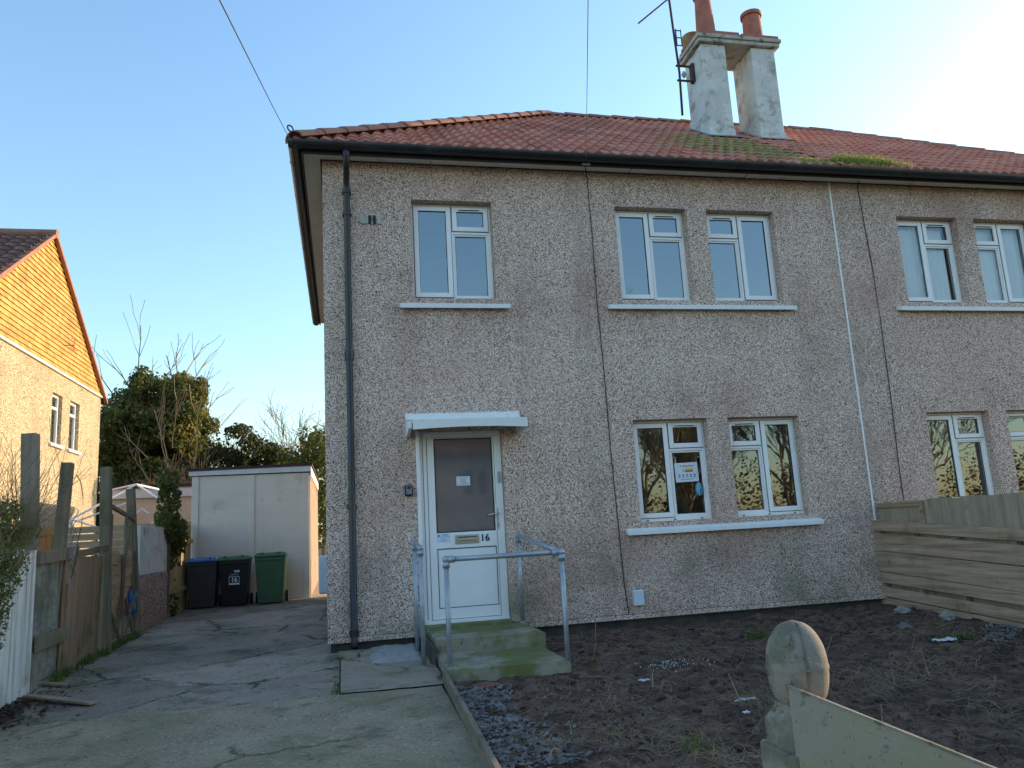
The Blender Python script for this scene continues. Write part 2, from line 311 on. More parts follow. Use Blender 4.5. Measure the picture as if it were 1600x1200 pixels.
MT['green_ink'] = mat('green_ink', [(.22, .36, .10)], 3, .6)
MT['paper'] = mat('paper', [(.66, .72, .78), (.72, .77, .82)], 3, .6)
MT['sticker'] = mat('pale_blue_sticker', [(.62, .70, .82)], 3, .5)
MT['bluebag'] = mat('blue_polythene', [(.02, .10, .38), (.04, .20, .52)], 9, .4)
MT['boxwhite'] = mat('meter_box_plastic', [(.58, .66, .74), (.66, .72, .79)], 3, .5, layers=[((.35, .37, .36), 8, .6, .75, .4)])
MT['gunmetal'] = mat('key_safe_metal', [(.16, .18, .21), (.24, .26, .29)], 20, .45, metal=.6)
MT['brass'] = mat('letter_plate_metal', [(.40, .37, .31), (.50, .47, .40)], 14, .4, metal=.7)
MT['steel'] = mat('handle_steel', [(.42, .43, .45), (.52, .53, .55)], 14, .3, metal=.8)
MT['aquatint'] = mat('blue_gel', [(.10, .34, .46), (.22, .48, .58)], 12, .3)
MT['cable'] = mat('cable_sheath', [(.03, .028, .027)], 4, .6)
MT['airer'] = mat('white_tube', [(.72, .74, .78), (.8, .82, .85)], 4, .4)
MT['post'] = mat('post_concrete', [(.20, .18, .145), (.31, .28, .235)], 7, .92, bmp=.6, bdist=.004, bscale=90,
    layers=[((.11, .105, .065), 7, .44, .60, .8), ((.42, .41, .37), 12, .60, .72, .5), ((.07, .062, .05), 26, .56, .66, .75), ((.06, .055, .045), 75, .62, .68, .7), ((.50, .48, .42), 60, .64, .70, .5)])
MT['panel'] = mat('algae_panel', [(.22, .185, .145), (.34, .295, .245)], 6, .9, stretch=(1, 1, 1), bmp=.4, bdist=.003, bscale=60,
    layers=[((.20, .20, .07), 3, .46, .62, .7), ((.28, .23, .215), 9, .55, .7, .5), ((.10, .09, .065), 26, .58, .68, .6), ((.08, .07, .055), 80, .62, .68, .7), ((.46, .43, .37), 60, .64, .70, .45)])
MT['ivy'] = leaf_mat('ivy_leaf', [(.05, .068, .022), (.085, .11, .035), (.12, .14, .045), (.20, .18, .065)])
MT['ivytree'] = leaf_mat('sun_tinted_ivy_leaf', [(.06, .08, .025), (.11, .13, .04), (.20, .19, .06), (.34, .28, .10)])  # ivy tints raised and yellowed: sunlight on the crown put into the leaf colour
MT['gutter_grass'] = leaf_mat('gutter_grass_blade', [(.16, .24, .05), (.28, .34, .09), (.42, .42, .16)])
MT['privet'] = leaf_mat('privet_leaf', [(.09, .12, .04), (.16, .19, .07), (.27, .27, .13)])
MT['darkleaf'] = leaf_mat('evergreen_leaf', [(.035, .045, .02), (.06, .072, .03), (.09, .095, .04)])
MT['bark'] = mat('bark', [(.10, .075, .05), (.19, .145, .10)], 8, .9, stretch=(1, 1, .3), bmp=.5)
MT['twig'] = mat('pale_twig', [(.28, .20, .12), (.40, .30, .19)], 6, .9)
MT['brown_twig'] = mat('brown_twig', [(.16, .105, .06), (.27, .185, .115)], 6, .9)
MT['opp_wall'] = mat('opposite_render', [(.16, .15, .145), (.20, .19, .18)], 3, .9)

# ------------------------------------------------------------------ mesh builder
class MB:
    def __init__(s): s.v = []; s.f = []; s.m = []; s.t = []
    def add(s, vs, fs, mi=0, tint=None):
        k = len(s.v); s.v += [tuple(float(c) for c in p) for p in vs]
        for f in fs: s.f.append(tuple(i+k for i in f)); s.m.append(mi); s.t.append(random.random() if tint is None else tint)
        return s
    def quad(s, a, b, c, d, mi=0): return s.add([a, b, c, d], [(0, 1, 2, 3)], mi)
    def box(s, x0, x1, y0, y1, z0, z1, mi=0):
        vs = [(x, y, z) for z in (z0, z1) for y in (y0, y1) for x in (x0, x1)]
        return s.add(vs, [(0, 2, 3, 1), (4, 5, 7, 6), (0, 1, 5, 4), (2, 6, 7, 3), (0, 4, 6, 2), (1, 3, 7, 5)], mi)
    def bar(s, p, q, w, h, up=(0, 0, 1), mi=0, w2=None, h2=None):
        p, q = Vector(p), Vector(q); d = (q-p).normalized(); up = Vector(up)
        if abs(d.dot(up)) > .98: up = Vector((0, 1, 0))
        a = d.cross(up).normalized(); b = a.cross(d)
        vs = []
        for c, ww, hh in ((p, w, h), (q, w2 or w, h2 or h)):
            for sa, sb in ((-1, -1), (1, -1), (1, 1), (-1, 1)): vs.append(c+a*sa*ww/2+b*sb*hh/2)
        return s.add(vs, [(3, 2, 1, 0), (4, 5, 6, 7), (0, 1, 5, 4), (1, 2, 6, 5), (2, 3, 7, 6), (3, 0, 4, 7)], mi)
    def tube(s, pts, r, n=8, mi=0, cap=True, tint=None):
        pts = [Vector(p) for p in pts]; rs = r if hasattr(r, '__len__') else [r]*len(pts)
        vs = []; ref = None
        for i, p in enumerate(pts):
            d = (pts[min(i+1, len(pts)-1)]-pts[max(i-1, 0)]).normalized()
            if ref is None: ref = Vector((0, 0, 1)) if abs(d.z) < .9 else Vector((1, 0, 0))
            a = d.cross(ref).normalized(); b = d.cross(a); ref = a.cross(d) if False else ref
            for k in range(n):
                t = 2*math.pi*k/n; vs.append(p+(a*math.cos(t)+b*math.sin(t))*rs[i])
        fs = [(i*n+k, i*n+(k+1) % n, (i+1)*n+(k+1) % n, (i+1)*n+k) for i in range(len(pts)-1) for k in range(n)]
        if cap: fs += [tuple(range(n-1, -1, -1)), tuple((len(pts)-1)*n+k for k in range(n))]
        return s.add(vs, fs, mi, tint)
    def lathe(s, prof, c, n=24, mi=0, mod=None):
        vs = []
        for r, z in prof:
            for k in range(n):
                t = 2*math.pi*k/n; rr = r*(mod(t, z) if mod else 1)
                vs.append((c[0]+rr*math.cos(t), c[1]+rr*math.sin(t), c[2]+z))
        fs = [(i*n+k, i*n+(k+1) % n, (i+1)*n+(k+1) % n, (i+1)*n+k) for i in range(len(prof)-1) for k in range(n)]
        fs += [tuple(range(n-1, -1, -1)), tuple((len(prof)-1)*n+k for k in range(n))]
        return s.add(vs, fs, mi)
    def prism(s, poly, a, b):   # poly: list of 3D points, extruded by vector a->b
        d = Vector(b)-Vector(a); n = len(poly); vs = [Vector(p) for p in poly]+[Vector(p)+d for p in poly]
        return s.add(vs, [tuple(range(n-1, -1, -1)), tuple(range(n, 2*n))]+[(i, (i+1) % n, n+(i+1) % n, n+i) for i in range(n)])
def obj(name, mb, mats, parent=None, loc=None, smooth=False, bevel=0, fix=True):
    base = Vector(loc) if loc is not None else (Vector(parent['base']) if parent is not None else Vector((0, 0, 0)))
    me = bpy.data.meshes.new(name)
    me.from_pydata([(x-base.x, y-base.y, z-base.z) for x, y, z in mb.v], [], mb.f)
    mats = mats if isinstance(mats, (list, tuple)) else [mats]
    for mm in mats: me.materials.append(MT[mm])
    if len(mats) > 1: me.polygons.foreach_set('material_index', mb.m)
    at = me.attributes.new('tint', 'FLOAT', 'FACE'); at.data.foreach_set('value', mb.t)
    if fix:
        bm = bmesh.new(); bm.from_mesh(me); bmesh.ops.recalc_face_normals(bm, faces=bm.faces); bm.to_mesh(me); bm.free()
    if smooth: me.polygons.foreach_set('use_smooth', [True]*len(me.polygons))
    me.update()
    o = bpy.data.objects.new(name, me); col.objects.link(o)
    if parent is not None:
        o.parent = parent
    else: o.location = base
    o['base'] = tuple(base)
    if bevel:
        bv = o.modifiers.new('bevel', 'BEVEL'); bv.width = bevel; bv.segments = 2; bv.limit_method = 'ANGLE'; bv.angle_limit = R(40)
    return o
def tag(o, label=None, cat=None, group=None, kind=None):
    if label: o['label'] = label
    if cat: o['category'] = cat
    if group: o['group'] = group
    if kind: o['kind'] = kind
    return o
def thing(name, loc, label, cat, group=None):
    o = bpy.data.objects.new(name, None); col.objects.link(o); o.location = loc; o.empty_display_size = .2
    o['base'] = tuple(float(c) for c in loc); return tag(o, label, cat, group)
def copy_tree(o, parent=None):
    c = o.copy(); col.objects.link(c)
    if parent is not None: c.parent = parent
    for ch in list(o.children): copy_tree(ch, c)
    return c
def text_mb(txt, x, y, z, size, depth=.002, align='CENTER', rot=0, normal='-Y', weight=0):
    cu = bpy.data.curves.new('txt', 'FONT'); cu.body = txt; cu.size = size; cu.align_x = align; cu.align_y = 'CENTER'; cu.extrude = depth/2; cu.resolution_u = 4
    cu.offset = weight
    o = bpy.data.objects.new('txt', cu); col.objects.link(o)
    dg = bpy.context.evaluated_depsgraph_get(); me = bpy.data.meshes.new_from_object(o.evaluated_get(dg))
    mb = MB(); mb.add([(x+v.co.x, y-v.co.z, z+v.co.y) for v in me.vertices], [tuple(p.vertices) for p in me.polygons])
    bpy.data.objects.remove(o); bpy.data.curves.remove(cu); bpy.data.meshes.remove(me)
    return mb
def fbm(x, y, s=1.0, o=4):
    return mnoise.fractal(Vector((x*s, y*s, 3.1)), 1.0, 2.0, o)
def sheet(name, x0, x1, y0, y1, step, zf, m, mask=None, label=None):
    nx = max(2, int((x1-x0)/step)+1); ny = max(2, int((y1-y0)/step)+1)
    mb = MB(); vs = []
    for j in range(ny):
        for i in range(nx):
            x = x0+(x1-x0)*i/(nx-1); y = y0+(y1-y0)*j/(ny-1); vs.append((x, y, zf(x, y)))
    fs = [(j*nx+i, j*nx+i+1, (j+1)*nx+i+1, (j+1)*nx+i) for j in range(ny-1) for i in range(nx-1)]
    mb.add(vs, fs, 0, .5)
    o = obj(name, mb, m, smooth=True, fix=False); tag(o, kind='structure'); return o

# ------------------------------------------------------------------ ground
def ground_mb():
    ys = [-400, -60, -20, -9.5, -6, -3, 0, 4, 8, 12, 30, 80, 500]; xs = [-400, -60, -14, -7, -2, 3, 7, 14, 60, 400]
    mb = MB(); vs = [(x, y, G(y)-.05) for y in ys for x in xs]; nx = len(xs)
    mb.add(vs, [(j*nx+i, j*nx+i+1, (j+1)*nx+i+1, (j+1)*nx+i) for j in range(len(ys)-1) for i in range(nx-1)], 0, .5); return mb
tag(obj('ground', ground_mb(), 'grassland', fix=False), kind='structure')
tag(obj('road', MB().box(-80, 80, -17.5, -11.8, -.55, -.40), 'road'), kind='structure')
tag(obj('pavement', MB().box(-80, 80, -11.8, -9.8, -.55, -.345), 'path'), kind='structure')
def dz(x, y): return G(y)+.008*fbm(x, y, 1.3)+.003*fbm(x+9, y, 9)
sheet('driveway', -2.56, .12, -1.80, 13, .09, lambda x, y: dz(x, y)-.004*(abs(x+.2*math.sin(y)+.6) < .03), 'drive')
sheet('front_slab', -3.4, .93, -9.6, -1.83, .07, lambda x, y: dz(x, y)+.006+.004*fbm(x, y+5, 4), 'slab')
sheet('path', .13, .97, -1.81, -.33, .06, lambda x, y: dz(x, y)+.012, 'path')
tag(obj('yard', MB().box(-7, -2.56, -1.8, 30, -.2, .0), 'grassland'), kind='structure')
def sz(x, y):
    e = min(1, max(0, (x-1.0)/.3))
    return G(y)+.01+.042*fbm(x, y, 1.1)*e+.021*fbm(x+3, y, 3.2)*e+.019*fbm(x, y+4, 10, 4)*(.4+.6*e)+.03*max(0, min(1, (x-4.5)/1.5))
sheet('soil', .985, 6.42, -7.4, -.02, .035, sz, 'soil')
obj_patch = sheet('cement_patch', .36, .93, -.80, -.02, .03, lambda x, y: G(y)+.045+.018*fbm(x, y, 6)-.09*max(0, 1-min(x-.36, .93-x, y+.80)/.10)**2, 'patch')
k = MB().box(.10, .52, -.36, -.12, .02, .085)
tag(obj('kerb', k, 'path', bevel=.012), kind='structure')

# ------------------------------------------------------------------ the semi-detached house
HX1, HY1, EZ = 12.84, 6.75, 5.40
house = thing('semi_detached_house', (0, 0, .05), 'brown pebbledashed semi-detached house with red tiled hipped roof and twin white chimney stacks', 'house')
WY = .12
UP = (3.79, 4.97); LO = (1.178, 2.348)
winX = [(3.45, 4.38, 0), (4.65, 5.577, 1), (7.36, 8.285, 0), (8.55, 9.475, 1)]
A_X = (.987, 1.93)
DOOR = (.985, 1.905, .20, 2.285)
openings = [(A_X[0], A_X[1], UP[0], UP[1]), DOOR]+[(a, b, z0, z1) for a, b, _ in winX for z0, z1 in (UP, LO)]
def house_wall():
    mb = MB()
    xs = sorted({0, HX1}|{o[0] for o in openings}|{o[1] for o in openings}); zs = sorted({.15, EZ}|{o[2] for o in openings}|{o[3] for o in openings})
    for x0, x1 in zip(xs, xs[1:]):
        for z0, z1 in zip(zs, zs[1:]):
            cx, cz = (x0+x1)/2, (z0+z1)/2
            if any(o[0] < cx < o[1] and o[2] < cz < o[3] for o in openings): continue
            if z0 == .15:    # bellcast foot flares outward
                zm = .42
                if z1 > zm:
                    mb.quad((x0, 0, zm), (x1, 0, zm), (x1, 0, z1), (x0, 0, z1)); zt = zm; yt = 0
                else: zt = z1; yt = -.045*(1-(z1-.15)/.27)
                mb.quad((x0, -.045, .15), (x1, -.045, .15), (x1, yt, zt), (x0, yt, zt))
                mb.quad((x0, -.045, .15), (x1, -.045, .15), (x1, .03, .15), (x0, .03, .15))
            else: mb.quad((x0, 0, z0), (x1, 0, z0), (x1, 0, z1), (x0, 0, z1))
    for (x0, x1, z0, z1) in openings:
        d = .26
        mb.quad((x0, 0, z0), (x0, d, z0), (x0, d, z1), (x0, 0, z1)); mb.quad((x1, 0, z0), (x1, d, z0), (x1, d, z1), (x1, 0, z1))
        mb.quad((x0, 0, z1), (x1, 0, z1), (x1, d, z1), (x0, d, z1)); mb.quad((x0, 0, z0), (x1, 0, z0), (x1, d, z0), (x0, d, z0))
    # side, back
    for X in (0, HX1): mb.quad((X, 0, .15), (X, HY1, .15), (X, HY1, EZ), (X, 0, EZ))
    mb.quad((0, -.045, .15), (0, 0, .42), (0, .03, .42), (0, .03, .15))
    mb.quad((0, HY1, .15), (HX1, HY1, .15), (HX1, HY1, EZ), (0, HY1, EZ))
    return mb
obj('wall', house_wall(), 'pebble', house, fix=False)
def inner():
    mb = MB()
    for x0, x1 in ((.12, 2.95), (2.97, 6.36), (6.48, 12.7)):
        for z0, z1 in ((.2, 2.62), (2.85, 5.3)):
            mb.quad((x0, 3.6, z0), (x1, 3.6, z0), (x1, 3.6, z1), (x0, 3.6, z1))
            for X in (x0, x1): mb.quad((X, .26, z0), (X, 3.6, z0), (X, 3.6, z1), (X, .26, z1))
            mb.quad((x0, .26, z0), (x1, .26, z0), (x1, 3.6, z0), (x0, 3.6, z0)); mb.quad((x0, .26, z1), (x1, .26, z1), (x1, 3.6, z1), (x0, 3.6, z1))
    return mb
obj('room_lining', inner(), 'plaster', house, fix=False)
obj('plinth', MB().box(.03, HX1-.03, .03, HY1-.03, -.3, .15), 'plinth', house)

def window(x0, x1, z0, z1, flip, curtain=False, label=None, handle=True):
    """one white window: frame with a tall casement, a small top light with trickle vent, a fixed lower pane"""
    xm = (x0+x1)/2
    fx = (lambda x: x0+x1-x) if flip else (lambda x: x)
    def bx(mb, a, b, *r): a, b = sorted((fx(a), fx(b))); mb.box(a, b, *r)
    y0, y1 = WY, WY+.07
    f = MB(); t = .045
    bx(f, x0+.003, x0+t, y0, y1, z0+.002, z1-.003); bx(f, x1-t, x1-.003, y0, y1, z0+.002, z1-.003)
    bx(f, x0+t, x1-t, y0, y1, z1-t, z1-.003); bx(f, x0+t, x1-t, y0, y1, z0+.002, z0+.055)
    bx(f, xm-.018, xm+.022, y0, y1, z0+.055, z1-t)
    zt = z1-.335
    bx(f, xm+.022, x1-t, y0, y1, zt-.03, zt+.015)
    # glazing bead of the fixed pane
    xa, xb, za, zb = xm+.022, x1-t, z0+.055, zt-.03
    for (p, q, r_, s_) in ((xa, xa+.02, za, zb), (xb-.02, xb, za, zb), (xa+.02, xb-.02, za, za+.02), (xa+.02, xb-.02, zb-.02, zb)):
        bx(f, p, q, y0+.012, y1-.01, r_, s_)
    w_ = obj('window', f, 'upvc', house, bevel=.004)
    if label: w_['label'] = label
    panes = [(xa+.02, xb-.02, za+.02, zb-.02, y0+.035)]
    for (sx0, sx1, sz0, sz1) in ((x0+t-.012, xm-.018+.012, z0+.045, z1-t+.012), (xm+.012, x1-t+.012, zt+.005, z1-t+.012)):
        s = MB(); b = .055; ya, yb = y0-.016, y0-.001
        bx(s, sx0, sx0+b, ya, yb, sz0, sz1); bx(s, sx1-b, sx1, ya, yb, sz0, sz1)
        bx(s, sx0+b, sx1-b, ya, yb, sz1-b, sz1); bx(s, sx0+b, sx1-b, ya, yb, sz0, sz0+b)
        obj('sash', s, 'upvc', w_, bevel=.005)
        panes.append((sx0+b, sx1-b, sz0+b, sz1-b, y0+.008))
        gk = MB()
        for (p, q, r_, s_) in ((sx0-.006, sx0, sz0, sz1), (sx1, sx1+.006, sz0, sz1), (sx0-.006, sx1+.006, sz1, sz1+.006), (sx0-.006, sx1+.006, sz0-.006, sz0)):
            bx(gk, p, q, y0-.003, y0-.0005, r_, s_)
        obj('gasket', gk, 'gasket', w_)
    for (p, q, r_, s_, Y) in panes:
        mb = MB(); pa, pb = sorted((fx(p-.004), fx(q+.004))); mb.quad((pa, Y, r_-.004), (pb, Y, r_-.004), (pb, Y, s_+.004), (pa, Y, s_+.004)); obj('pane', mb, 'glass_clear' if curtain else ('glass_low' if z0 < 2 else 'glass'), w_, fix=False)
        g2 = MB()
        for (a, b, c, d) in ((p, p+.006, r_, s_), (q-.006, q, r_, s_), (p+.006, q-.006, r_, r_+.006), (p+.006, q-.006, s_-.006, s_)):
            bx(g2, a, b, Y-.003, Y-.0005, c, d)
        obj('gasket', g2, 'gasket', w_)
    v = MB(); bx(v, xm+.095, x1-t-.09, y0-.030, y0-.016, z1-.068, z1-.052)
    obj('trickle_vent', v, 'upvc', w_, bevel=.003)
    v2 = MB(); bx(v2, xm+.095, x1-t-.09, y0-.028, y0-.017, z1-.0745, z1-.0685); obj('vent_slot', v2, 'gasket', w_)
    for q in (.14, .5, .86):
        dr = MB(); bx(dr, x0+(x1-x0)*q-.014, x0+(x1-x0)*q+.014, y0-.006, y0-.0005, z0+.012, z0+.024)
        obj('drain_cover', dr, 'darkmetal', w_, bevel=.002)
    if handle:
        h = MB(); hx = fx(xm-.065); h.bar((hx, y0+.03, z0+.42), (hx+.012, y0+.04, z0+.55), .018, .016); obj('handle', h, 'upvc', w_, bevel=.003)
    if curtain:
        c = MB(); n = 60
        cx0, cx1 = (x0+.02, x1-.10) if not flip else (x0+.06, x1-.05)
        xs = [cx0+(cx1-cx0)*i/n for i in range(n+1)]
        vs = [(x, WY+.078+.010*math.sin(i*1.25)+.006*math.sin(i*.37), z) for z in (z0+.01, z1-.01) for i, x in enumerate(xs)]
        c.add(vs, [(i, i+1, n+2+i, n+1+i) for i in range(n)], 0, .5); obj('net_curtain', c, 'curtain', w_, smooth=True, fix=False)
    return w_
def sill(x0, x1, zb):
    prof = [(WY+.05, zb-.005), (WY+.05, zb-.06), (-.075, zb-.135), (-.075, zb-.082), ]
    mb = MB(); mb.prism([(x0, y, z) for y, z in prof], (x0, 0, 0), (x1, 0, 0)); return obj('window_sill', mb, 'upvc_old', house, bevel=.006)
window(*A_X, *UP, 0, label='upper window above the front door')
sill(.823, 2.075, UP[0])
for i, (a, b, fl) in enumerate(winX):
    nb = i > 1
    window(a, b, *UP, fl, curtain=nb, label="neighbour's upper window with white net curtain" if nb else 'upper bedroom window reflecting blue sky')
    window(a, b, *LO, fl, label="neighbour's lower window" if nb else ('lower window holding a safety poster' if i == 0 else 'lower window reflecting bare trees'))
for z in (UP[0], LO[0]):
    sill(3.262, 5.70, z); sill(7.18, 9.66, z)

# ---- door
dx0, dx1, dz0, dz1 = DOOR
fr = MB(); fy0, fy1 = .07, .14
fr.box(dx0+.004, dx0+.085, fy0, fy1, .285, dz1-.003).box(dx1-.085, dx1-.004, fy0, fy1, .285, dz1-.003).box(dx0+.085, dx1-.085, fy0, fy1, dz1-.065, dz1-.003)
fr.box(dx0+.004, dx1-.004, fy0-.02, fy1+.05, .235, .285)
fr.box(dx0-.035, dx0+.004, -.012, .07, .26, dz1)
dfr = obj('door_frame', fr, 'upvc', house, bevel=.005)
obj('frame_gap', MB().box(dx0+.0855, dx0+.0895, .0735, .09, .29, dz1-.07).box(dx0+.041, dx0+.046, .0675, .0695, .29, dz1-.01), 'gasket', dfr)
lx0, lx1, lz0, lz1 = dx0+.09, dx1-.09, .29, dz1-.07
gx0, gx1 = 1.152, 1.80
dl = MB(); ya, yb = .075, .12
dl.box(lx0, gx0, ya, yb, lz0, lz1).box(gx1, lx1, ya, yb, lz0, lz1)
dl.box(gx0, gx1, ya, yb, 2.205, lz1).box(gx0, gx1, ya, yb, 1.02, 1.185).box(gx0, gx1, ya, yb, lz0, .40)
door = obj('door', dl, 'upvc', house, bevel=.004); door['label'] = 'white half-glazed front door numbered 16'
obj('panel', MB().box(gx0, gx1, ya+.012, yb-.01, .40, 1.02), 'upvc', door)
gk = MB()
for (a, b, c, d) in ((gx0, gx0+.008, .40, 1.02), (gx1-.008, gx1, .40, 1.02), (gx0+.008, gx1-.008, .40, .408), (gx0+.008, gx1-.008, 1.012, 1.02), (gx0, gx0+.012, 1.185, 2.205), (gx1-.012, gx1, 1.185, 2.205), (gx0+.012, gx1-.012, 1.185, 1.197), (gx0+.012, gx1-.012, 2.193, 2.205)):
    gk.box(a, b, ya+.006, ya+.0115, c, d)
obj('gasket', gk, 'gasket', door)
obj('pane', MB().box(gx0, gx1, ya+.014, ya+.02, 1.185, 2.205), 'doorglass', door)
lp = MB(); lp.box(1.345, 1.61, ya-.012, ya, 1.06, 1.155); lp.box(1.375, 1.58, ya-.026, ya-.0125, 1.09, 1.125)
obj('letter_plate', lp, 'brass', door, bevel=.006)
obj('letter_slot', MB().box(1.375, 1.58, ya-.0145, ya-.0122, 1.1255, 1.135), 'gasket', door)
obj('house_number', text_mb('16', 1.675, ya-.002, 1.11, .105, .006, weight=.002), 'ink', door)
hd = MB(); hd.box(1.812, 1.836, ya-.01, ya, 1.20, 1.42); obj('handle_plate', hd, 'steel', door, bevel=.004)
hd = MB(); hd.tube([(1.825, ya-.01, 1.365), (1.825, ya-.05, 1.365), (1.79, ya-.055, 1.362), (1.715, ya-.05, 1.352)], [.011, .011, .010, .008], 8); hd.tube([(1.824, ya-.012, 1.25), (1.824, ya-.03, 1.25)], .012, 8)
obj('handle', hd, 'steel', door, smooth=True)
# canopy over the door
cp = MB(); cp.box(.845, 2.115, -.035, -.0, 2.405, 2.475)
cp.prism([(.872, -.03, 2.40), (.872, -.03, 2.372), (.872, -.40, 2.32), (.872, -.40, 2.345)], (.872, 0, 0), (2.10, 0, 0))
can = obj('door_canopy', cp, 'upvc_old', house, bevel=.004)
fa = MB(); n = 24
for i in range(n):
    a, b = i/n, (i+1)/n
    zb = lambda t: 2.248+.020*(1-(2*t-1)**2)
    xa, xb = .89+1.217*a, .89+1.217*b
    vs = [(x, y, z) for x, t in ((xa, a), (xb, b)) for y in (-.425, -.402) for z in (zb(t), 2.352)]
    fs = [(0, 1, 5, 4), (2, 6, 7, 3), (1, 3, 7, 5), (0, 4, 6, 2)]
    if i == 0: fs.append((0, 2, 3, 1))
    if i == n-1: fs.append((4, 5, 7, 6))
    fa.add(vs, fs)
obj('fascia_board', fa, 'upvc_old', can)
for bxx in (.846, 2.07):
    br = MB(); br.prism([(bxx, -.001, 2.22), (bxx, -.001, 2.40), (bxx, -.398, 2.345), (bxx, -.398, 2.265), (bxx, -.30, 2.24), (bxx, -.10, 2.22)], (bxx, 0, 0), (bxx+.036, 0, 0))
    obj('bracket', br, 'upvc_old', can, bevel=.003)
obj('doorbell', MB().box(1.845, 1.875, .045, .07, 1.70, 1.82).box(1.8455, 1.8745, .038, .0445, 1.715, 1.745), 'galv', house, bevel=.004)
# air brick
ab = MB(); z0, z1 = 4.655, 4.775
ab.box(.405, .50, -.012, -.001, z0, z1).box(.585, .645, -.012, -.001, z0, z1).box(.50, .585, -.012, -.001, z1-.018, z1).box(.533, .553, -.010, -.001, z0, z1-.018)
av = obj('air_brick', ab, 'cap', house, bevel=.004)
obj('vent_hole', MB().box(.50, .533, -.006, -.001, z0, z1-.018).box(.553, .585, -.006, -.001, z0, z1-.018), 'gasket', av)
# party line strip
obj('party_strip', MB().box(6.415, 6.435, -.010, .0, .2, EZ), 'upvc', house)

# ---- roof
EY, EX, RY, RX, RZ, EAVE = -.30, -.30, 3.55, 3.72, 8.20, 5.485
RX2 = 9.15; HXE = HX1+.3
def slope(o, u, v, ulen, vlen, clips, tints, period=.15, course=.315, seg=6, amp=.017):
    """interlocking roll tiles: each course overlaps the one below and steps at its lower edge"""
    o, u, v = Vector(o), Vector(u).normalized(), Vector(v).normalized(); nrm = u.cross(v).normalized()
    if nrm.z < 0: nrm = -nrm
    nc = int(vlen/course)+1; nu = int(ulen/period)+1
    mb = MB(); vs = []; fs = []; ts = []
    for j in range(nc):
        va = j*course; vb = min((j+1)*course+.02, vlen)
        row = []
        for i in range(nu*seg+1):
            uu = i*period/seg; ph = (i % seg)/seg
            h = amp*math.sin(2*math.pi*ph)+amp*.35*math.sin(4*math.pi*ph+.6)
            p = o+u*uu+nrm*h
            row.append(p)
        k = len(vs)
        jit = [random.uniform(-.004, .004) for _ in range(nu+2)]
        for t in (0, 1, 2):
            for i, p in enumerate(row):
                jj = jit[i//seg]
                if t == 0: q = p+v*(va+jj*2)+nrm*(-.012)
                elif t == 1: q = p+v*(va+jj*2)+nrm*(.022+jj)
                else: q = p+v*vb+nrm*.0
                vs.append(q)
        L = len(row)
        tt = [random.random() for _ in range(nu+1)]
        for t in (0, 1):
            for i in range(L-1):
                fs.append((k+t*L+i, k+t*L+i+1, k+(t+1)*L+i+1, k+(t+1)*L+i)); ts.append(tt[i//(2*seg)*2 if (i//(2*seg)*2) < len(tt) else 0])
    for f, t in zip(fs, ts): pass
    bm = bmesh.new(); bv = [bm.verts.new(p) for p in vs]; lay = bm.faces.layers.float.new('tt')
    for f, t in zip(fs, ts): bm.faces.new([bv[i] for i in f])[lay] = t
    for (co, no) in clips:
        bmesh.ops.bisect_plane(bm, geom=bm.verts[:]+bm.edges[:]+bm.faces[:], dist=1e-5, plane_co=co, plane_no=no, clear_outer=True)
    bm.verts.index_update()
    mb.v = [tuple(p.co) for p in bm.verts]; mb.f = [tuple(p.index for p in f.verts) for f in bm.faces]; mb.m = [0]*len(mb.f); mb.t = [f[lay] for f in bm.faces]
    bm.free(); return mb
fv = Vector((0, RY-EY, RZ-EAVE)); lv = Vector((RX-EX, 0, RZ-EAVE))
hipn = Vector((-(RY-EY), RX-EX, 0)); hipn2 = Vector((RY-EY, RX2-HXE, 0)); hipn2 = Vector((RY-EY, HXE-RX2, 0))
PX = 6.425
obj('roof', slope((EX, EY, EAVE), (1, 0, 0), fv, PX-EX+.1, fv.length, [((EX, EY, 0), hipn), ((PX, 0, 0), (1, 0, 0))], None), 'tile', house, fix=False)
nr = obj('roof', slope((PX, EY, EAVE+.004), (1, 0, 0), fv, HXE-PX+.1, fv.length, [((HXE, EY, 0), hipn2)], None), 'tile_new', house, fix=False)
nr['label'] = "neighbour's newer red tiled roof slope"
obj('roof', slope((EX, HY1+.3, EAVE), (0, -1, 0), lv, HY1+.6, lv.length, [((EX, EY, 0), -hipn), ((EX, HY1+.3, 0), Vector((-(RY-EY), -(RX-EX), 0)) * -1 if False else Vector((-(HY1+.3-RY), -(RX-EX), 0)) * -1 if False else ((HY1+.3-RY)*-1, -(RX-EX)*-1, 0))], None) if False else MB().add([(EX, EY, EAVE), (RX, RY, RZ-.02), (EX, HY1+.3, EAVE)], [(0, 1, 2)]), 'tile', house, fix=False)
bk = MB(); bk.add([(EX, HY1+.3, EAVE), (HXE, HY1+.3, EAVE), (RX2, RY, RZ-.02), (RX, RY, RZ-.02)], [(0, 1, 2, 3)]); bk.add([(HXE, EY, EAVE), (HXE, HY1+.3, EAVE), (RX2, RY, RZ-.02)], [(0, 1, 2)])
obj('roof', bk, 'tile_new', house, fix=False)
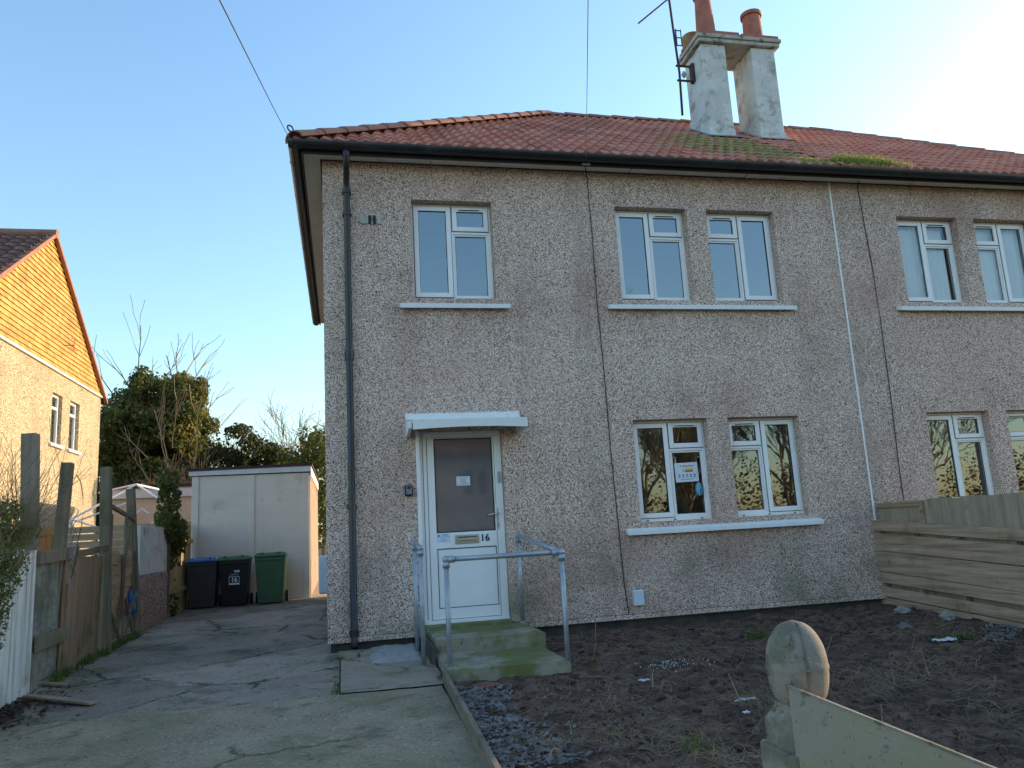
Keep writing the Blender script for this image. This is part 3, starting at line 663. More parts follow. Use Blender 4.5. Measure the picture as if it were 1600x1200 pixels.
def caps(p, q, step, r, lift, name, m='hip'):
    p, q = Vector(p), Vector(q); d = (q-p); n = int(d.length/step); d.normalize()
    side = d.cross(Vector((0, 0, 1))).normalized(); up = side.cross(d)
    mb = MB(); n += 1; step = (q-p).length/n
    for i in range(n):
        a = p+d*(i*step-.02); b = p+d*((i+1)*step+.01)
        vs = []; N = 9
        for c, e in ((a, .018), (b, 0)):
            for rr in (r+e, r+e-.018):
                for k in range(N):
                    t = math.pi*(k/(N-1)); vs.append(c+side*math.cos(t)*rr*1.15+up*(math.sin(t)*rr*.8+lift+random.uniform(-.002, .002)))
        fs = []
        for k in range(N-1):
            fs += [(k, k+1, 2*N+k+1, 2*N+k), (N+k, 3*N+k, 3*N+k+1, N+k+1), (k, N+k, N+k+1, k+1), (2*N+k, 2*N+k+1, 3*N+k+1, 3*N+k)]
        fs += [(0, 2*N, 3*N, N), (N-1, 2*N-1, 4*N-1, 3*N-1)]
        mb.add(vs, fs)
    return obj(name, mb, m, house)
caps((EX+.02, EY+.02, EAVE+.03), (RX, RY, RZ+.01), .40, .105, -.02, 'hip_tiles')
caps((RX-.1, RY, RZ), (RX2+.05, RY, RZ), .45, .10, -.045, 'ridge_tiles')
caps((HXE, EY, EAVE), (RX2, RY, RZ), .45, .10, -.045, 'hip_tiles')
# eaves
e = MB()
e.box(-.02, HX1+.02, -.20, -.03, EZ+.002, EZ+.012).box(-.20, -.02, -.20, HY1+.2, EZ+.002, EZ+.012)
obj('soffit', e, 'soffit', house)
jn = MB()
for X in (1.22, 3.66, 5.2, 7.6, 10.0): jn.box(X-.003, X+.003, -.198, -.03, EZ-.001, EZ+.0015)
obj('soffit_joint', jn, 'gasket', house)
e = MB(); e.box(-.222, HX1+.222, -.222, -.2, EZ-.03, EAVE-.02).box(-.222, -.2, -.2, HY1+.222, EZ-.03, EAVE-.02)
obj('fascia', e, 'fascia', house)
def gutter(p, q, out, name='gutter'):
    p, q, out = Vector(p), Vector(q), Vector(out); n = 10; r = .072; mb = MB(); vs = []
    for c in (p, q):
        for rr in (r, r-.005):
            for k in range(n+1):
                t = math.pi*k/n; vs.append(c+out*(math.cos(t)*rr)+Vector((0, 0, -math.sin(t)*rr)))
    N = n+1; fs = []
    for k in range(n): fs += [(k, k+1, 2*N+k+1, 2*N+k), (N+k, 3*N+k, 3*N+k+1, N+k+1), (k, N+k, N+k+1, k+1), (2*N+k, 2*N+k+1, 3*N+k+1, 3*N+k)]
    fs += [(0, 2*N, 3*N, N), (n, N+n, 3*N+n, 2*N+n)]
    mb.add(vs, fs)
    g = obj(name, mb, 'black', house)
    L = (q-p).length; d = (q-p).normalized()
    s = .5
    while s < L:
        c = p+d*s; wdt = .05 if int(s*2) % 4 == 1 else .018
        vs = []
        for cc in (c-d*wdt/2, c+d*wdt/2):
            for k in range(N):
                t = math.pi*k/n; vs.append(cc+out*(math.cos(t)*(r+.006))+Vector((0, 0, -math.sin(t)*(r+.006)+.004)))
        br = MB(); br.add(vs, [(k, k+1, N+k+1, N+k) for k in range(n)]); s += .9
        obj('gutter_bracket', br, 'black', g, fix=False)
    return g
GZ = 5.47
gutter((-.35, -.287, GZ), (HX1+.3, -.287, GZ-.02), (0, -1, 0))
gutter((-.287, -.34, GZ), (-.287, HY1+.25, GZ-.03), (-1, 0, 0))
dp = MB(); X = .265
dp.tube([(X, -.287, GZ-.05), (X, -.287, GZ-.16), (X, -.23, GZ-.25), (X, -.09, GZ-.36), (X, -.065, GZ-.44), (X, -.065, .16), (X, -.10, .10)], .036, 14)
dpo = obj('downpipe', dp, 'black', house, smooth=True)
for z, r in ((GZ-.13, .043), (GZ-.46, .046), (4.75, .044), (3.15, .046), (3.10, .044), (1.5, .044), (.24, .046)):
    db = MB(); db.tube([(X, -.065 if z < 5.1 else -.287, z-.03), (X, -.065 if z < 5.1 else -.287, z+.03)], r, 14)
    if z < 5.1: db.box(X-.05, X+.05, -.028, -.001, z-.018, z+.018)
    obj('pipe_clip', db, 'black', dpo)

# hip iron scroll
hi = [(-.27, -.27, 5.50), (-.295, -.295, 5.58)]+[(-.325+.028*math.cos(t), -.325+.028*math.cos(t), 5.60+.034*math.sin(t)) for t in [R(a) for a in range(0, 331, 30)]]
obj('hip_iron', MB().tube(hi, .009, 6), 'rust', house, smooth=True)

# ---- chimney
CX = [(5.85, 6.27), (6.72, 7.14)]; CY = (1.87, 2.49)
rp = lambda y: EAVE+(y-EY)*(RZ-EAVE)/(RY-EY)
chm = MB()
for a, b in CX: chm.box(a, b, CY[0], CY[1], 6.5, 8.63); chm.box(a-.012, b+.012, CY[0]-.012, CY[1]+.012, 8.56, 8.632) if False else None
chim = obj('chimney_stack', chm, 'render_white', house, bevel=.02)
for a, b in CX:
    ck = MB()   # rendered foot band following the roof pitch
    z0, z1 = rp(CY[0])+.02, rp(CY[1])+.02
    ck.add([(a-.01, CY[0]-.01, z0-.15), (b+.01, CY[0]-.01, z0-.15), (b+.01, CY[1]+.01, z1-.15), (a-.01, CY[1]+.01, z1-.15), (a-.01, CY[0]-.01, z0+.12), (b+.01, CY[0]-.01, z0+.12), (b+.01, CY[1]+.01, z1+.12), (a-.01, CY[1]+.01, z1+.12)],
           [(0, 1, 2, 3), (4, 5, 6, 7), (0, 1, 5, 4), (1, 2, 6, 5), (2, 3, 7, 6), (3, 0, 4, 7)])
    obj('stack_foot', ck, 'render_white', chim, bevel=.006)
for a, b in CX:
    fl = MB()
    z0, z1 = rp(CY[0]-.14)+.045, rp(CY[1])+.045
    fl.quad((a-.12, CY[0]-.14, z0), (b+.12, CY[0]-.14, z0), (b+.12, CY[1], z1), (a-.12, CY[1], z1))
    obj('flashing', fl, 'lead', chim, fix=False)
obj('chimney_cap', MB().box(5.79, 7.21, 1.81, 2.56, 8.632, 8.70).box(5.765, 7.235, 1.785, 2.585, 8.70, 8.765), 'cap', chim, bevel=.012)
obj('flaunching', MB().box(5.80, 6.52, 1.82, 2.55, 8.765, 8.845).box(6.56, 7.215, 1.82, 2.55, 8.765, 8.835), 'terracotta', chim, bevel=.01)
def pot(x, y, z, h, r0, r1, m, lip=True):
    pr = [(r0+.03, 0), (r0+.03, .03), (r0, .06), (r1, h-.07)]
    pr += ([(r1+.025, h-.06), (r1+.025, h), (r1-.02, h), (r1-.03, h-.15)] if lip else [(r1, h), (r1-.02, h), (r1-.03, h-.15)])
    return obj('chimney_pot', MB().lathe(pr, (x, y, z), 22), m, chim, smooth=False)
pot(6.045, 2.02, 8.84, .78, .155, .125, 'terracotta')
pot(6.90, 2.04, 8.83, .52, .155, .145, 'terracotta')
pot(5.98, 2.40, 8.84, .27, .16, .155, 'terracotta_old', False)
pot(6.80, 2.42, 8.83, .30, .17, .16, 'terracotta_old', False)
# ---- things on the house walls
an = thing('television_aerial', (5.56, 2.2, 7.6), 'dark television aerial mast bracketed to the side of the left chimney stack', 'aerial')
obj('mast', MB().tube([(5.575, 2.2, 7.55), (5.60, 2.2, 8.3), (5.57, 2.2, 9.05), (5.53, 2.2, 10.2)], .02, 8), 'rust', an, smooth=True)
obj('boom', MB().tube([(4.97, 2.2, 9.13), (5.50, 2.2, 9.60), (5.95, 2.2, 9.98)], .014, 6), 'darkmetal', an)
el = MB(); el.box(5.60, 5.615, 2.19, 2.21, 8.78, 9.08); 
for z in (8.79, 8.93, 9.06): el.box(5.60, 5.70, 2.195, 2.205, z-.008, z+.008)
el.box(5.69, 5.70, 2.19, 2.21, 8.78, 9.08); obj('reflector', el, 'darkmetal', an)
bk_ = MB(); bk_.tube([(5.55, 2.2, 8.42), (5.86, 2.2, 8.42)], .018, 6).tube([(5.55, 2.2, 8.16), (5.86, 2.2, 8.16)], .018, 6).box(5.80, 5.845, 2.15, 2.25, 8.14, 8.46)
obj('bracket', bk_, 'rust', an); obj('cable_coil', MB().lathe([(.02, -.05), (.045, 0), (.02, .05)], (5.66, 2.17, 8.25), 12), 'cap', an)
def cable(name, pts, r, m, label, cat='cable'):
    o = obj(name, MB().tube(pts, r, 6), m, loc=pts[0], smooth=True); return tag(o, label, cat)
cable('wall_cable', [(3.07, -.15, 5.397), (3.10, -.06, 5.392), (3.125, -.012, 5.34), (3.135, -.01, 4.6), (3.13, -.011, 3.8), (3.15, -.010, 2.9), (3.155, -.011, 2.0), (3.175, -.010, 1.2), (3.19, -.011, .55), (3.205, -.045, .2)], .0055, 'cable', 'dark cable running down the house wall between the door and the paired windows')
cable('wall_cable', [(6.80, -.1, 5.395), (6.84, -.012, 5.36), (6.86, -.011, 4.9), (6.89, -.010, 4.2), (6.895, -.011, 3.4), (6.88, -.010, 2.5), (6.86, -.011, 1.9), (6.85, -.011, 1.55), (6.845, -.02, 1.28)], .0055, 'cable', "dark cable down the neighbour's wall right of the white strip")
p0 = np.array([-.30, -.24, 5.44]); d0 = onY(343, 0, -5)
cable('telephone_wire', [tuple(p0), tuple(p0+(d0-p0)*.5-np.array([0, 0, .01])), tuple(d0), tuple(p0+(d0-p0)*3.4)], .0035, 'cable', 'thin overhead wire fixed to the left eaves corner of the house', 'wire')
p0 = np.array([3.05, -.235, 5.40]); d0 = onY(919, 0, -5)
cable('telephone_wire', [tuple(p0), tuple(p0+(d0-p0)*.5-np.array([0, 0, .01])), tuple(d0), tuple(p0+(d0-p0)*3.4)], .0025, 'cable', 'thin overhead wire fixed to the fascia bracket above the middle of the house', 'wire')
wb = obj('wire_bracket', MB().box(3.0, 3.10, -.245, -.223, 5.375, 5.395).tube([(3.01, -.24, 5.39), (3.05, -.24, 5.46)], .006, 5).tube([(3.09, -.24, 5.39), (3.05, -.24, 5.46)], .006, 5), 'galv', house)
ks = thing('key_safe', (.86, 0, 1.6), 'small dark grey key safe on the wall left of the front door', 'key safe')
obj('body', MB().box(.818, .902, -.045, .0, 1.592, 1.71), 'ink', ks, bevel=.012); obj('cover', MB().box(.83, .89, -.054, -.0455, 1.605, 1.70), 'gunmetal', ks, bevel=.008)
obj('dial', MB().box(.842, .878, -.060, -.0545, 1.665, 1.69), 'ink', ks, bevel=.003)
mb_ = thing('junction_box', (3.335, 0, .28), 'small pale grey plastic box low on the wall at the foot of the cable', 'box')
obj('body', MB().box(3.275, 3.395, -.06, .0, .285, .45), 'boxwhite', mb_, bevel=.008); obj('cover', MB().box(3.282, 3.388, -.068, -.0605, .292, .443), 'boxwhite', mb_, bevel=.006)
mx = thing('meter_box', (-.1, 4.2, .3), 'white plastic meter box on the side of the house beside the driveway', 'meter box')
obj('body', MB().box(-.20, .0, 4.0, 4.5, .40, .96), 'boxwhite', mx, bevel=.02); obj('door', MB().box(-.19, -.012, 3.985, 3.9995, .42, .94), 'boxwhite', mx, bevel=.006)
pi = MB().box(-.12, .0, 6.1, 6.4, 1.0, 1.15); tag(obj('wall_vent', pi, 'boxwhite', loc=(-.06, 6.2, 1.0), bevel=.01), 'small white vent on the far side wall of the house', 'vent')
# grass in the gutter
def blades(mb, cx, cy, cz, n, rx, ry, h, w=.006, lean=.5):
    for _ in range(n):
        a = random.uniform(0, 6.28); q = math.sqrt(random.random()); x, y = cx+rx*q*math.cos(a), cy+ry*q*math.sin(a)
        hh = h*random.uniform(.4, 1); b = random.uniform(0, 6.28); l = lean*hh*random.random()
        dx, dy = math.cos(b)*w/2, math.sin(b)*w/2; ex, ey = math.cos(b+1.3)*l, math.sin(b+1.3)*l
        z = cz(x, y) if callable(cz) else cz
        mb.add([(x-dx, y-dy, z), (x+dx, y+dy, z), (x+dx*.7+ex*.4, y+dy*.7+ey*.4, z+hh*.6), (x-dx*.7+ex*.4, y-dy*.7+ey*.4, z+hh*.6), (x+ex, y+ey, z+hh)], [(0, 1, 2, 3), (3, 2, 4)], 0, random.random())
g = MB(); rz_ = lambda x, y: rp(y)+.01
blades(g, 6.85, -.18, rz_, 1300, .45, .13, .15, .009, .9); blades(g, 6.15, -.16, rz_, 220, .28, .10, .08, .008, .8); blades(g, 7.3, -.2, rz_, 260, .3, .08, .10)
tag(obj('gutter_grass', g, 'gutter_grass', loc=(6.75, -.22, 5.46), fix=False), 'bright green tuft of grass growing in the gutter below the chimney', 'grass')

# ---- posters and stickers
def notice(name, x0, x1, y, z0, z1, m, label, cat, lines, blocks=(), rot=0):
    t = thing(name, ((x0+x1)/2, y, z0), label, cat)
    obj('sheet', MB().box(x0, x1, y-.0015, y, z0, z1), m, t)
    for (txt, px, pz, size, mm) in lines: obj('lettering', text_mb(txt, px, y-.0025, pz, size, .001), mm, t)
    for (a, b, c, d, mm) in blocks: obj('print', MB().box(a, b, y-.003, y-.0018, c, d), mm, t)
    t.rotation_euler = (0, rot, 0); return t
notice('door_notice', 1.39, 1.54, ya+.012, 1.685, 1.785, 'paper', 'small white paper notice stuck on the front door glass', 'notice',
       [('THIS PROPERTY IS', 1.465, 1.767, .014, 'blue_ink'), ('ALARMED', 1.465, 1.745, .014, 'blue_ink'), ('PLEASE', 1.465, 1.722, .020, 'ink'), ('DO NOT ENTER', 1.465, 1.700, .017, 'ink')])
notice('door_sticker', 1.155, 1.295, ya-.0005, 1.085, 1.178, 'sticker', 'pale blue printed sticker left of the letter plate', 'sticker',
       [('WATER', 1.24, 1.163, .020, 'blue_ink'), ('DRAINED DOWN', 1.24, 1.143, .013, 'blue_ink'), ('do not use', 1.225, 1.120, .012, 'blue_ink'), ('heating or taps', 1.225, 1.103, .012, 'blue_ink')],
       [(1.163, 1.180, 1.145, 1.168, 'blue_ink')])
px0, px1, pz0, pz1 = 3.985, 4.275, 1.62, 1.845
icons = []
for i in range(5):
    cx = px0+.05+i*.048; icons += [(cx-.010, cx+.010, 1.69, 1.708, 'blue_ink'), (cx-.014, cx+.014, 1.674, 1.680, 'ink')]
notice('window_poster', px0, px1, WY+.033, pz0, pz1, 'paper', 'white site safety poster with yellow and red banner in the lower left window', 'poster',
       [('Site', px0+.085, 1.805, .030, 'green_ink'), ('Safety Notice', px0+.175, 1.805, .026, 'ink'), ('Report all accidents here', px0+.145, 1.65, .015, 'ink')],
       [(px0+.125, px0+.225, 1.755, 1.778, 'yellow_ink'), (px0+.125, px0+.225, 1.735, 1.7545, 'red_ink'), (px0+.10, px0+.107, 1.735, 1.775, 'blue_ink')]+icons, rot=-.02)
fr_ = thing('air_freshener', (4.27, WY+.03, 1.45), 'small blue oval air freshener stuck inside the lower window glass', 'air freshener')
obj('body', MB().lathe([(.012, 0), (.034, .02), (.042, .06), (.038, .10), (.026, .14), (.010, .155)], (4.26, WY+.022, 1.45), 16), 'aquatint', fr_, smooth=True)
obj('emblem', MB().box(4.252, 4.268, WY-.0215, WY-.0205, 1.485, 1.535), 'blue_ink', fr_)

# ------------------------------------------------------------------ steps and handrails
st = thing('front_steps', (1.5, -.9, -.03), 'two green mossy concrete steps up to the white front door', 'steps')
def rough_box(x0, x1, y0, y1, z0, z1, skew=0, nx=26, ny=18):
    mb = MB()
    P = lambda i, j: (x0+(x1-x0)*i/nx, y0+(y1-y0)*j/ny)
    vs = []
    for j in range(ny+1):
        for i in range(nx+1):
            x, y = P(i, j); e = min(i, nx-i, j, 99)
            y += skew*(x-x0)*(1-j/ny)
            z = z1+.006*fbm(x, y, 5)-(.012 if e == 0 else 0); vs.append((x+.006*fbm(x, y+7, 6)*(e == 0), y+.008*fbm(x+7, y, 6)*(e == 0), z))
    fs = [(j*(nx+1)+i, j*(nx+1)+i+1, (j+1)*(nx+1)+i+1, (j+1)*(nx+1)+i) for j in range(ny) for i in range(nx)]
    ring = [i for i in range(nx+1)]+[(j*(nx+1)+nx) for j in range(1, ny+1)]+[ny*(nx+1)+i for i in range(nx-1, -1, -1)]+[j*(nx+1) for j in range(ny-1, 0, -1)]
    k = len(vs)
    for r_ in ring: x, y, z = vs[r_]; vs.append((x, y, z0))
    n = len(ring); fs += [(ring[i], k+i, k+(i+1) % n, ring[(i+1) % n]) for i in range(n)]
    mb.add(vs, fs); return mb
obj('upper_step', rough_box(1.0, 2.03, -.84, .06, -.1, .215, -.12), 'step', st)
obj('lower_step', rough_box(.99, 2.0, -1.78, -.83, -.25, .088, -.12), 'step', st)
obj('threshold', MB().box(.99, 1.90, -.085, .065, .18, .250), 'step', st, bevel=.01)
obj('step_flank', MB().box(.935, .985, -1.05, -.03, -.1, .17), 'plinth', st, bevel=.01)
def rail(name, loc, label, posts, bars):
    t = thing(name, loc, label, 'handrail', 'galvanised handrails at the front steps')
    for (x, y, z0, z1) in posts:
        p = obj('post', MB().tube([(x, y, z0), (x, y, z1)], .0215, 12), 'galv', t, smooth=True)
        obj('elbow', MB().tube([(x, y, z1-.07), (x, y, z1-.02)], .030, 12).lathe([(.004, -.034), (.026, -.022), (.032, 0), (.026, .022), (.004, .034)], (x, y, z1), 14), 'galv', p, smooth=True)
        obj('base_collar', MB().tube([(x, y, z0-.0), (x, y, z0+.03)], .027, 12), 'galv', p)
    for pts in bars:
        obj('rail', MB().tube(pts, .0215, 12), 'galv', t, smooth=True)
        d = (Vector(pts[1])-Vector(pts[0])).normalized()
        obj('fitting', MB().tube([Vector(pts[0])+d*.02, Vector(pts[0])+d*.075], .029, 12).tube([Vector(pts[-1])-d*.075, Vector(pts[-1])-d*.02], .029, 12), 'galv', t, smooth=True)
zr = .965
rail('handrail', (1.98, -1.9, -.04), 'long galvanised handrail crossing in front of the mossy steps on three posts',
     [(1.995, -.14, .20, 1.115), (1.985, -1.88, -.15, zr), (1.025, -1.66, -.15, zr-.01)],
     [[(1.995, -.14, 1.115), (1.985, -1.88, zr)], [(1.985, -1.88, zr), (1.025, -1.66, zr-.01)]])
rail('handrail', (.86, -.7, .0), 'short galvanised handrail with two posts left of the front door',
     [(.865, -.45, -.1, 1.10), (.868, -1.02, -.1, 1.055)], [[(.865, -.45, 1.10), (.868, -1.02, 1.055)]])
# ------------------------------------------------------------------ garden: edging, stones, scatter
ed = MB(); ed.bar((.968, -1.72, .015), (.955, -2.6, -.03), .032, .12).bar((.955, -2.62, -.025), (.90, -6.8, -.22), .034, .13)
tag(obj('timber_edging', ed, 'w_edge', loc=(.95, -3, -.1), bevel=.004), 'weathered timber edging board between the driveway and the soil', 'edging')
def blob(c, r, s=(1, 1, 1), n=2, j=.25, seed=0):
    bm = bmesh.new(); bmesh.ops.create_icosphere(bm, subdivisions=n, radius=r)
    for v in bm.verts:
        k = 1+j*mnoise.noise(v.co/r*1.4+Vector((seed*7.3, seed, 0))); v.co = Vector((v.co.x*s[0]*k, v.co.y*s[1]*k, v.co.z*s[2]*k))+Vector(c)
    bm.verts.index_update(); mb = MB(); mb.add([tuple(v.co) for v in bm.verts], [tuple(v.index for v in f.verts) for f in bm.faces]); bm.free(); return mb
def slate_mb():
    mb = MB()
    def chip(x, y, z, s):
        n = random.choice((4, 5, 5, 6)); a0 = random.uniform(0, 6.28); ax = Vector((random.gauss(0, .32), random.gauss(0, .32), 1)).normalized()
        u = ax.orthogonal().normalized(); v = ax.cross(u); el = random.uniform(.45, .9); th = random.uniform(.004, .01)
        top = []
        for k in range(n):
            t = a0+6.283*k/n+random.uniform(-.3, .3); r_ = s*random.uniform(.7, 1.15); top.append(Vector((x, y, z))+u*(r_*math.cos(t))+v*(r_*el*math.sin(t)))
        vs = top+[p-ax*th for p in top]
        mb.add(vs, [tuple(range(n)), tuple(range(2*n-1, n-1, -1))]+[(i, n+i, n+(i+1) % n, (i+1) % n) for i in range(n)])
    for _ in range(2300):
        y = -2.0-random.random()**.8*4.2; t = random.random()**1.35; wdt = .18+.16*min(2.5, (-y-2.0)); x = 1.0+t*wdt
        if mnoise.noise(Vector((x*4, y*4, 0))) < -.25 and t > .4: continue
        chip(x, y, sz(x, y)+random.uniform(.002, .022), random.uniform(.010, .032))
    for _ in range(160):
        p = ong(random.uniform(730, 800), random.uniform(1076, 1095)); chip(p[0], p[1], sz(p[0], p[1])+random.uniform(.004, .02), random.uniform(.012, .03))
    for _ in range(120):
        x, y = random.uniform(1.2, 2.3), random.uniform(-5, -2.2); chip(x, y, sz(x, y)+.006, random.uniform(.01, .028))
    for _ in range(170):
        p = ong(random.uniform(1540, 1600), random.uniform(985, 1010)); chip(p[0], p[1], sz(p[0], p[1])+.01, random.uniform(.015, .035))
    return mb
tag(obj('slate_chips', slate_mb(), 'slate', fix=False), 'blue grey slate chippings beside the timber edging', 'slate chippings', kind='stuff')
def clods():
    mb = MB()
    t4 = [(1, 1, 1), (-1, -1, 1), (-1, 1, -1), (1, -1, -1)]
    for _ in range(7000):
        y = -.08-random.random()**1.0*5.6; x = random.uniform(1.02, 6.38)
        if y > -2.0 and x < 2.1: continue
        s = .004+.018*random.random()**3; z = sz(x, y)
        pts = [(x+random.uniform(-s, s), y+random.uniform(-s, s), z-.3*s) for _ in range(3)]+[(x+random.uniform(-.6*s, .6*s), y+random.uniform(-.6*s, .6*s), z+s*random.uniform(.4, 1.2)) for _ in range(2)]
        mb.add(pts, [(0, 1, 3), (1, 2, 4), (2, 0, 3), (3, 1, 4), (2, 3, 4)])
    for _ in range(420):
        y = -.15-random.random()*5.4; x = random.uniform(1.1, 6.35)
        if y > -2.0 and x < 2.15: continue
        r_ = random.uniform(.012, .036); z = sz(x, y); b_ = blob((x, y, z+r_*.2), r_, (1.2, 1, .7), 1, .7, random.random()*50); mb.add(b_.v, b_.f)
    return mb
tag(obj('soil_clods', clods(), 'clod', fix=False), 'small loose clods scattered over the bare soil', 'soil', kind='stuff')
def stalk(mb, x, y, L, r=.0022, up=.3, zf=None):
    zf = zf or sz
    a = random.uniform(0, 6.28); pts = []; cx, cy = x, y; k = random.randint(3, 5); lift = 0
    for i in range(k+1):
        z = zf(cx, cy)+.005+lift; pts.append((cx, cy, z)); a += random.gauss(0, .45); cx += math.cos(a)*L/k; cy += math.sin(a)*L/k
        lift = abs(math.sin((i+1)/k*3.0))*up*L*random.random()
    mb.tube(pts, [r*(1-.6*i/k) for i in range(k+1)], 3, cap=False)
dg = MB()
clusters = [(1290, 1085, 120, 18, 190), (1420, 1058, 70, 14, 130), (1350, 1070, 60, 12, 80), (1190, 1100, 50, 16, 130), (990, 1150, 90, 26, 260), (1110, 1160, 70, 22, 170), (1030, 1020, 90, 18, 170),
            (1430, 1000, 60, 10, 90), (1510, 998, 45, 8, 70), (1160, 985, 80, 8, 60), (900, 1040, 60, 14, 60), (820, 1175, 60, 18, 120), (1560, 1130, 40, 30, 110), (1320, 985, 60, 8, 50), (740, 1100, 30, 10, 40), (1140, 1190, 60, 12, 90), (920, 1100, 90, 26, 90), (790,1150,40,20,60)]
for (px_, py_, sx_, sy_, n_) in clusters:
    for _ in range(int(n_*.75)):
        p = ong(random.gauss(px_, sx_*.55), min(1230, max(965, random.gauss(py_, sy_*.55))))
        if p[0] < 1.05 or p[0] > 6.35 or p[1] < -7 or (p[0] < 2.05 and p[1] > -1.9): continue
        stalk(dg, p[0], p[1], random.uniform(.05, .28), random.uniform(.0008, .0024), random.uniform(.05, .5))
for _ in range(480):
    x, y = random.uniform(1.05, 6.3), -.15-random.random()*5.5
    if x < 2.05 and y > -1.9: continue
    stalk(dg, x, y, random.uniform(.05, .35), random.uniform(.0012, .003), random.uniform(0, .4))
for _ in range(16):   # woodier sticks, some standing
    p = ong(random.uniform(900, 1590), random.uniform(985, 1190))
    if p[0] > 2.1: dg.tube([(p[0], p[1], sz(p[0], p[1])), (p[0]+random.uniform(-.12, .12), p[1]+random.uniform(-.1, .1), sz(p[0], p[1])+random.uniform(.03, .22))], [.005, .003], 4)
tag(obj('dry_stalks', dg, 'straw', fix=False), 'pale dry grass stalks and roots strewn over the soil', 'dead grass', kind='stuff')
def tuft(px_, py_, n, h, label, rx=.10, ry=.06):
    p = ong(px_, py_); mb = MB(); blades(mb, p[0], p[1], sz, n, rx, ry, h, .005, .9)
    tag(obj('grass_tuft', mb, 'grass', loc=(p[0], p[1], sz(p[0], p[1])), fix=False), label, 'grass', 'green grass tufts in the soil')
tuft(1183, 1000, 120, .12, 'thin green grass tuft in the soil below the right end of the lower sill')
tuft(1090, 1180, 70, .10, 'small pale green grass tuft in the soil left of the finial post')
tuft(1490, 1003, 260, .06, 'mossy green patch of grass beside the blue-white litter by the boarded fence', .25, .07)
tuft(930, 1045, 25, .07, 'tiny green weed in the soil right of the mossy steps', .04, .03)
tuft(690, 1062, 40, .07, 'green weed at the top end of the timber edging', .05, .05)
wd = MB()
for t in range(60):
    y = random.uniform(-.4, 3.0); blades(wd, -2.43+random.gauss(0, .02), y, G(y), 14, .05, .12, .10, .009, 1.1)
for t in range(16): blades(wd, .10+random.gauss(0, .015), random.uniform(-1.8, -1.1), lambda x, y: G(y), 8, .03, .05, .035, .006, 1)
for t in range(25):
    x = random.uniform(-2.4, .0); blades(wd, x, -1.815, lambda x, y: G(y), 5, .04, .01, .02, .005, 1)
tag(obj('weeds', wd, 'grass', fix=False), 'green weeds along the foot of the left fence and slab joints', 'weeds', kind='stuff')
# dead leaves by the white fence
lv_ = MB()
for _ in range(700):
    x = -2.5+abs(random.gauss(0, .22)); y = -1.35+random.gauss(0, .35); s = random.uniform(.012, .03); z = G(y)+random.uniform(.006, .03); a = random.uniform(0, 6.28)
    t = Vector((math.cos(a), math.sin(a), random.uniform(-.4, .4)))*s; q = Vector((-math.sin(a), math.cos(a), random.uniform(-.4, .4)))*s*.6
    c = Vector((x, y, z)); lv_.add([c-t, c+q, c+t, c-q], [(0, 1, 2, 3)])
MT['deadleaf'] = leaf_mat('dead_leaf', [(.045, .026, .02), (.09, .05, .035), (.13, .08, .05)])
tag(obj('dead_leaves', lv_, 'deadleaf', fix=False), 'brown dead leaves drifted against the white fence', 'leaves', kind='stuff')
def litter(px_, py_, w_, d_, label, seed):
    p = ong(px_, py_); z = sz(p[0], p[1]); n = 7; mb = MB(); vs = []
    for j in range(n):
        for i in range(n):
            u, v = i/(n-1)-.5, j/(n-1)-.5
            vs.append((p[0]+u*w_*(1+.35*mnoise.noise(Vector((v*4, seed, 1)))), p[1]+v*d_*(1+.35*mnoise.noise(Vector((u*4, seed, 5)))), z+.015+.03*abs(mnoise.noise(Vector((u*5, v*5, seed))))))
    mb.add(vs, [(j*n+i, j*n+i+1, (j+1)*n+i+1, (j+1)*n+i) for j in range(n-1) for i in range(n-1)])
    o = obj('litter', mb, 'litter', loc=(p[0], p[1], z), fix=False); sm = o.modifiers.new('thick', 'SOLIDIFY'); sm.thickness = .004
    tag(o, label, 'litter', 'white scraps of litter on the soil')
litter(1479, 1013, .17, .09, 'largest crumpled white scrap, on the soil towards the boarded fence', 1.3)
litter(1166, 1098, .15, .035, 'flat white scrap on the soil just left of the finial', 2.7)
litter(1007, 1066, .08, .04, 'small white scrap on the soil right of the handrail corner post', 3.9)
litter(1167, 1123, .04, .03, 'tiny white scrap left of the finial post neck', 4.4)
wc = MB()
for _ in range(90):
    p = ong(random.gauss(1050, 26), random.gauss(1043, 4)); s = random.uniform(.003, .007); z = sz(p[0], p[1])
    wc.add([(p[0]-s, p[1], z+.006), (p[0], p[1]-s, z+.012), (p[0]+s, p[1], z+.008), (p[0], p[1]+s, z+.018)], [(0, 1, 2), (0, 2, 3), (0, 1, 3), (1, 2, 3)])
tag(obj('white_chips', wc, 'litter', fix=False), 'sprinkle of small white chips on the soil right of the steps', 'chips', kind='stuff')
def stone(px_, py_, r, s, m, label, seed):
    p = ong(px_, py_); z = sz(p[0], p[1])
    tag(obj('stone', blob((p[0], p[1], z+r*s[2]*.4), r, s, 3, .5, seed), m, loc=(p[0], p[1], z), smooth=False), label, 'stone')
stone(758, 1074, .085, (1.3, .7, .45), 'brick', 'reddish broken brick lying in front of the mossy steps', 3)
stone(1411, 968, .07, (1.3, .8, .6), 'stone', 'pale mossy stone at the foot of the boarded fence, left one', 5)
stone(1481, 974, .07, (1, .8, .8), 'stone', 'grey stone at the foot of the boarded fence, right one', 8)
stone(1415, 985, .06, (1.2, .9, .7), 'slate', 'dark flat stone lying below the two pale stones by the fence', 11)
